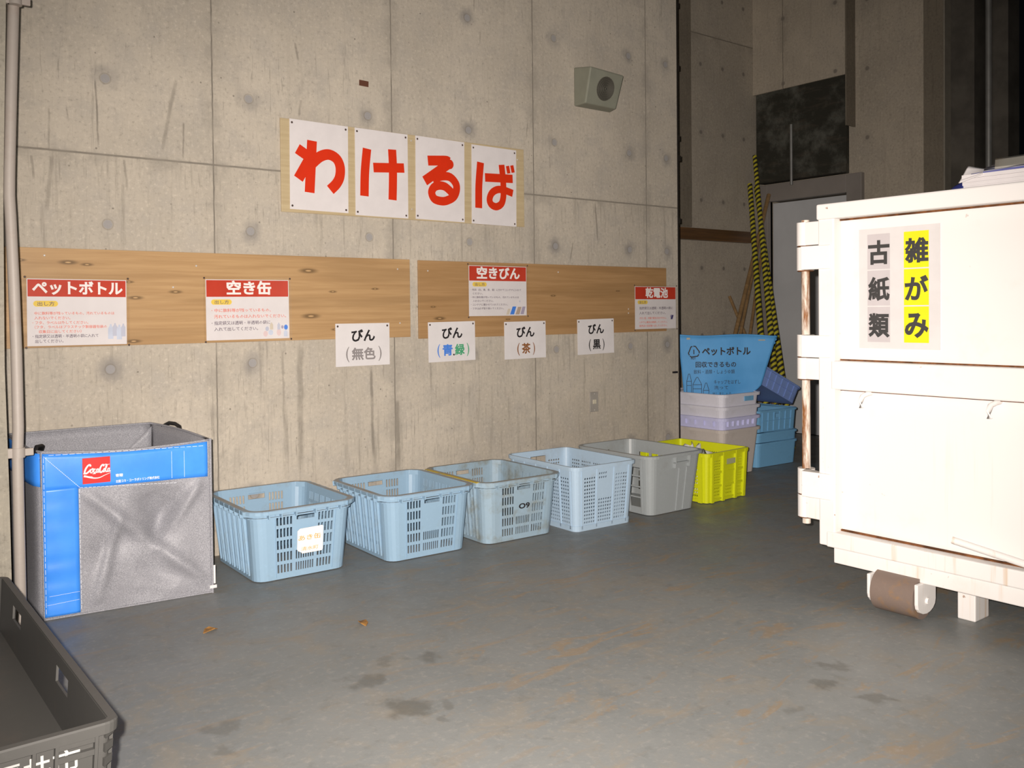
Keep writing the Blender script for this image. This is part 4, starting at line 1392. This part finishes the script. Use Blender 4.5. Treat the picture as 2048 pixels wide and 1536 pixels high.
bar('timber_stick', (5.44, .33, .01), (6.54, .855, 1.62), .013, M_stick, 'thin brown stick just left of the striped bars', 'stick', GW)

# ------------------------------------------------------------------ the white roll container
n = NT('white_container_paint')
p = n.sep()
fA = n.noise(5, 6, .65); fB = n.noise(1.0, 4, .6, n.scale(n.obj(), (30, 30, 1.2)))
lowz = n.ramp(p[2], .1, .75, 1, 0)
c = n.mix(n.math('MULTIPLY', n.ramp(fA, .55, .78), .35), (.78, .755, .735), (.68, .60, .53))
c = n.mix(n.math('MULTIPLY', n.math('MULTIPLY', n.ramp(fB, .56, .74), lowz), .65), c, (.60, .42, .26))
spots = n.math('MULTIPLY', n.ramp(n.noise(38, 3), .70, .76), n.ramp(n.noise(4, 2), .5, .6))
c = n.mix(n.math('MULTIPLY', spots, .8), c, (.28, .12, .05))
M_cont = n.set(c, .45, .35)
n = NT('rusted_steel')
rr = n.noise(1.0, 5, .65, n.scale(n.obj(), (40, 40, 6)))
M_rust = n.set(n.mix(n.ramp(rr, .38, .62), (.23, .085, .02), (.72, .66, .58)), .6, .3)
M_rust2 = plain('dark_rust', (.16, .06, .02), .75, .2, var=.3, scale=30)
X0 = 2.95; Y1 = -1.985; Y0 = -3.62; XE = 5.0
ct = empty('roll_container', (2.95, -2.80, 0))
thing(ct, 'big white steel roll container with waste paper and a hinged end', 'container')


def CB(*boxes):
    m = MB()
    for b in boxes:
        m.box(b[0] - 2.95, b[1] - 2.95, b[2] + 2.80, b[3] + 2.80, b[4], b[5])
    return m


CB((X0 + .012, XE, Y1 - .03, Y1, .19, 1.43), (X0 + .012, XE, Y0, Y0 + .03, .19, 1.43), (XE - .03, XE, Y0, Y1, .19, 1.43), (X0 + .05, XE, Y0 + .02, Y1 - .02, .19, .23)).build('body', M_cont, ct, .004)
CB((X0 + .05, X0 + .056, Y0 + .03, Y1 - .03, .20, 1.42)).build('end_panel', M_cont, ct)
CB((X0, X0 + .055, Y1 - .062, Y1 + .002, .19, 1.39), (X0, X0 + .055, Y0, Y0 + .06, .19, 1.39), (X0 - .002, X0 + .05, Y0, Y1 - .05, .766, .870)).build('end_frame', M_cont, ct, .005)
CB((X0 - .006, X0 + .06, Y0, Y1 + .006, 1.385, 1.442), (X0, XE, Y1 - .05, Y1 + .006, 1.385, 1.442), (X0, XE, Y0, Y0 + .05, 1.385, 1.442), (XE - .05, XE, Y0, Y1, 1.385, 1.442)).build('top_rail', M_cont, ct, .006)
CB((X0 - .004, X0 + .06, Y0, Y1 - .03, .188, .245)).build('bottom_rail', M_cont, ct, .005)
CB((X0 + .02, XE, Y0 + .02, Y1 - .045, .127, .19)).build('under_frame', M_cont, ct, .004)
mb = MB(); mb.tube([(-.0, -2.47 + 2.80, .30), (.03, -2.72 + 2.80, .255), (.03, -3.2 + 2.8, .25)], .012, 8)
mb.build('weld_bar', M_cont, ct)
for z0_, z1_ in ((1.379, 1.386), (.870, .875), (.760, .766), (.245, .251)):
    CB((X0 + .040, X0 + .052, Y0 + .06, Y1 - .062, z0_, z1_)).build('rusty_seam', M_rust2, ct)
# hooks on the upper panel edge
for y in (-2.150, -2.585):
    mb = MB(); Y = y + 2.80
    mb.tube([(.05, Y - .012, .758), (.03, Y - .008, .756), (.012, Y, .748), (.002, Y + .002, .730), (.004, Y + .0, .708)], .0085, 10)
    mb.build('hook', M_cont, ct)
# hinge: rod and knuckles on the far corner
HX, HY = X0 + .055, Y1 + .090
mb = MB(); mb.tube([(HX - 2.95, HY + 2.80, .245), (HX - 2.95, HY + 2.80, 1.395)], .0155, 14)
mb.build('hinge_rod', M_rust, ct)
for z0_, z1_, door_ in ((1.298, 1.385, False), (1.205, 1.292, True), (.880, .962, True), (.795, .875, False), (.360, .455, True), (.272, .355, False)):
    mb = MB()
    mb.tube([(HX - 2.95, HY + 2.80, z0_), (HX - 2.95, HY + 2.80, z1_)], .032, 18)
    if door_:
        mb.hexa([(X0 - .016 - 2.95, HY + .02 + 2.8 - .045, z0_), (X0 - .006 - 2.95, Y1 - .050 + 2.8, z0_), (X0 + .004 - 2.95, Y1 - .050 + 2.8, z0_), (HX - 2.95, HY + .02 + 2.8 - .02, z0_)][::1],
                [(X0 - .016 - 2.95, HY + .02 + 2.8 - .045, z1_), (X0 - .006 - 2.95, Y1 - .050 + 2.8, z1_), (X0 + .004 - 2.95, Y1 - .050 + 2.8, z1_), (HX - 2.95, HY + .02 + 2.8 - .02, z1_)])
    else:
        mb.box(HX - .028 - 2.95, HX + .028 - 2.95, Y1 + 2.80, HY + 2.80, z0_, z1_)
    k = mb.build('hinge_knuckle', M_cont, ct, .003)
    mb = MB(); mb.tube([(HX - 2.95, HY + 2.80, z0_ - .004), (HX - 2.95, HY + 2.80, z0_)], .030, 16)
    mb.build('rusty_washer', M_rust2, k)
# roller and its bracket plates, support foot
RY0, RY1, RX = -2.352, -2.200, 2.990
rl = MB(); rl.tube([(RX - 2.95, RY0 + 2.80, .072), (RX - 2.95, RY1 + 2.80, .072)], .072, 28)
M_roll = worn('worn_roller_steel', (.20, .15, .125), (.30, .17, .07), .6, .45, .4, scale=22)
ro = rl.build('roller', M_roll, ct)
for y in (RY0 - .014, RY1 + .004):
    pl = [(-.062, .13), (-.062, .062)] + [(.062 * -math.cos(a), .062 - .040 * math.sin(a)) for a in [k * math.pi / 8 for k in range(1, 8)]] + [(.062, .062), (.062, .13)]
    mb = MB()
    mb.prism(pl, Matrix(((1, 0, 0, RX - 2.95), (0, 0, 1, y + 2.80), (0, 1, 0, 0), (0, 0, 0, 1))), .012)
    b = mb.build('roller_bracket', M_cont, ct, .002)
    mb = MB(); mb.tube([(RX - 2.95, y - .008 + 2.80, .066), (RX - 2.95, y + .012 + 2.80, .066)], .012, 10)
    mb.build('axle_end', M_cont, b)
CB((3.09, 3.19, -2.480, -2.420, 0, .13)).build('support_foot', M_cont, ct, .004)
CB((3.19, XE - .2, -2.60, -2.50, .085, .13)).build('skid_beam', M_cont, ct, .004)
CB((XE - .35, XE - .25, -3.3, -2.3, 0, .13)).build('support_foot', M_cont, ct, .004)

# poster on the container
po = MB(); pw, ph = .291, .424
po.box(-pw / 2, pw / 2, -.002, 0, 0, ph)
poster = po.build('paper_sign', plain('poster_paper', (.645, .62, .615), .5, .3, var=.02), loc=(X0 + .0495, -2.263, .917), rot=(0, 0, -math.pi / 2))
thing(poster, 'white paper sign with black characters on grey and yellow strips, on the container', 'sign')
M_strip_g = plain('grey_paper', (.52, .48, .49), .5, var=.02)
M_strip_y = plain('yellow_paper', (.76, .70, .012), .5, var=.02)
M_ink2 = plain('soft_black_ink', (.05, .048, .048), .5)
for k, (ga, gb) in enumerate((('古', '雑'), ('紙', 'が'), ('類', 'み'))):
    zt = .404 - k * .1285
    for s_, x0, x1, m_ in ((ga, -.113, -.029, M_strip_g), (gb, .021, .108, M_strip_y)):
        mb = MB(); rect(mb, x0, x1, zt - .124, zt, .0026); st = mb.build('character_strip', m_, poster)
        mb = MB(); text(mb, s_, x0 + .003, x1 - .001, zt - .108, zt - .022, .0032, .035); mb.build('lettering', M_ink2, st)

# waste paper inside
M_news = worn('old_paper', (.66, .62, .56), (.45, .45, .50), .5, .7, .2, scale=14)
mb = MB()
rnd = random.Random(4)
for i in range(26):
    z = .232 + i * .0435
    for (xa_, xb_, ya_, yb_) in ((X0 + .075, XE - .06, Y0 + .05, Y1 - .62),):
        j = lambda: rnd.uniform(0, .02)
        mb.box(xa_ + j(), xb_ - j(), ya_ + j(), yb_ - j(), z, z + .042)
heap = mb.build('waste_paper', M_news)
heap['kind'] = 'stuff'
thing(heap, 'packed waste paper filling the white container', 'waste paper')
mb = MB()
for i in range(24):
    z = .232 + i * .0435
    j = lambda: rnd.uniform(0, .02)
    mb.box(X0 + .10 + j(), XE - .06 - j(), Y1 - .60 + j(), Y1 - .05 - j(), z, z + .042)
heap2 = mb.build('waste_paper', M_news)
heap2['kind'] = 'stuff'
thing(heap2, 'packed waste paper along the far side inside the container', 'waste paper')


def leaf_sheet(name, loc, rot, w, l, mat, label, cat, sag=.02, thick=.004, group=None, lines=None):
    mb = MB()
    panel(mb, lambda u, v: ((u - .5) * w, (v - .5) * l, sag * (2 * u - 1) ** 2 + .3 * sag * math.sin(v * 5)), 16, 8)
    o = mb.build(name, mat, loc=loc, rot=rot)
    s2 = o.modifiers.new('thickness', 'SOLIDIFY'); s2.thickness = thick
    return thing(o, label, cat, group)


GPp = 'loose papers on top of the container load'
M_card = plain('pale_card', (.60, .57, .50), .6, var=.03)
M_mag = NT('printed_magazine')
_w = M_mag.node('ShaderNodeTexWave'); M_mag.put(_w.inputs['Vector'], M_mag.obj()); _w.inputs['Scale'].default_value = 9; _w.inputs['Distortion'].default_value = 4
M_mag = M_mag.set(M_mag.mix(M_mag.ramp(_w.outputs['Fac'], .55, .75), (.66, .66, .72), (.13, .14, .36)), .35)
# booklets and sheets heaped by the rim
mb = MB()
for i in range(11):
    z = i * .0125
    mb.box(-.17 + rnd.uniform(-.003, .003), .17 + rnd.uniform(-.006, .006), -.30 + rnd.uniform(-.005, .005), .30, z, z + .0122)
o = mb.build('booklet_bundle', M_paper, loc=(3.265, -2.735, 1.366), rot=(0, 0, .0))
thing(o, 'bundle of white booklets lying just inside the container rim', 'papers', GPp)


def slab(name, quad, t, mat, label, cat, group, bow=0.0):
    """a bowed sheet through four corner points (bottom left, bottom right, top right, top left)"""
    q = [Vector(p_) for p_ in quad]
    o_ = sum(q, Vector()) / 4
    nn_ = (q[1] - q[0]).cross(q[3] - q[0]).normalized()
    m = MB()
    panel(m, lambda u, v: (q[0] * (1 - u) * (1 - v) + q[1] * u * (1 - v) + q[2] * u * v + q[3] * (1 - u) * v) - o_ + nn_ * bow * math.sin(math.pi * u) * (1 - .5 * v), 14, 6)
    ob = m.build(name, mat, loc=o_)
    sd = ob.modifiers.new('thickness', 'SOLIDIFY'); sd.thickness = t
    return thing(ob, label, cat, group)


slab('magazine', [(3.10, -2.462, 1.506), (3.10, -3.02, 1.506), (3.30, -3.00, 1.545), (3.24, -2.50, 1.556)], .006, M_mag, 'open magazine with dark blue curved print on the white booklets', 'magazine', GPp, .006)
slab('cardboard_sheet', [(3.13, -2.525, 1.520), (3.13, -3.10, 1.514), (3.27, -3.10, 1.590), (3.25, -2.475, 1.570)], .006, M_card, 'cream cardboard sheet lying uppermost on the paper heap', 'cardboard', GPp, -.006)
slab('folded_paper', [(3.085, -2.428, 1.478), (3.085, -2.505, 1.500), (3.13, -2.492, 1.523), (3.125, -2.441, 1.537)], .003, M_paper, 'small folded white paper standing at the left end of the heap', 'paper', GPp)
slab('navy_sheet', [(3.06, -2.385, 1.435), (3.06, -2.45, 1.435), (3.12, -2.43, 1.490), (3.12, -2.40, 1.476)], .004, M_navy, 'small navy blue sheet poking out by the container corner', 'paper', GPp)

# ------------------------------------------------------------------ dry leaves on the floor
M_leaf = plain('dry_leaf', (.30, .15, .04), .7, var=.2, scale=40)
for (x, y, r, lab) in ((1.0546, -.911, .3, 'small brown dry leaf on the floor in front of the first crate'), (1.49, -1.175, 1.4, 'pale brown dry leaf scrap on the floor in front of the second crate')):
    mb = MB()
    P = [(-.028, 0), (-.012, .013), (.008, .016), (.026, .004), (.030, -.002), (.010, -.013), (-.014, -.012)]
    vs = [(a, b, .006 + .006 * math.cos(a * 90)) for a, b in P] + [(a, b, .003 + .006 * math.cos(a * 90)) for a, b in P]
    n_ = len(P)
    mb.add(vs, [tuple(range(n_)), tuple(range(n_, 2 * n_))[::-1]] + [(i, n_ + i, n_ + (i + 1) % n_, (i + 1) % n_) for i in range(n_)])
    o = mb.build('dry_leaf', M_leaf, loc=(x, y, 0), rot=(0, 0, r))
    thing(o, lab, 'leaf', 'dry leaves on the floor')
bpy.context.view_layer.update()
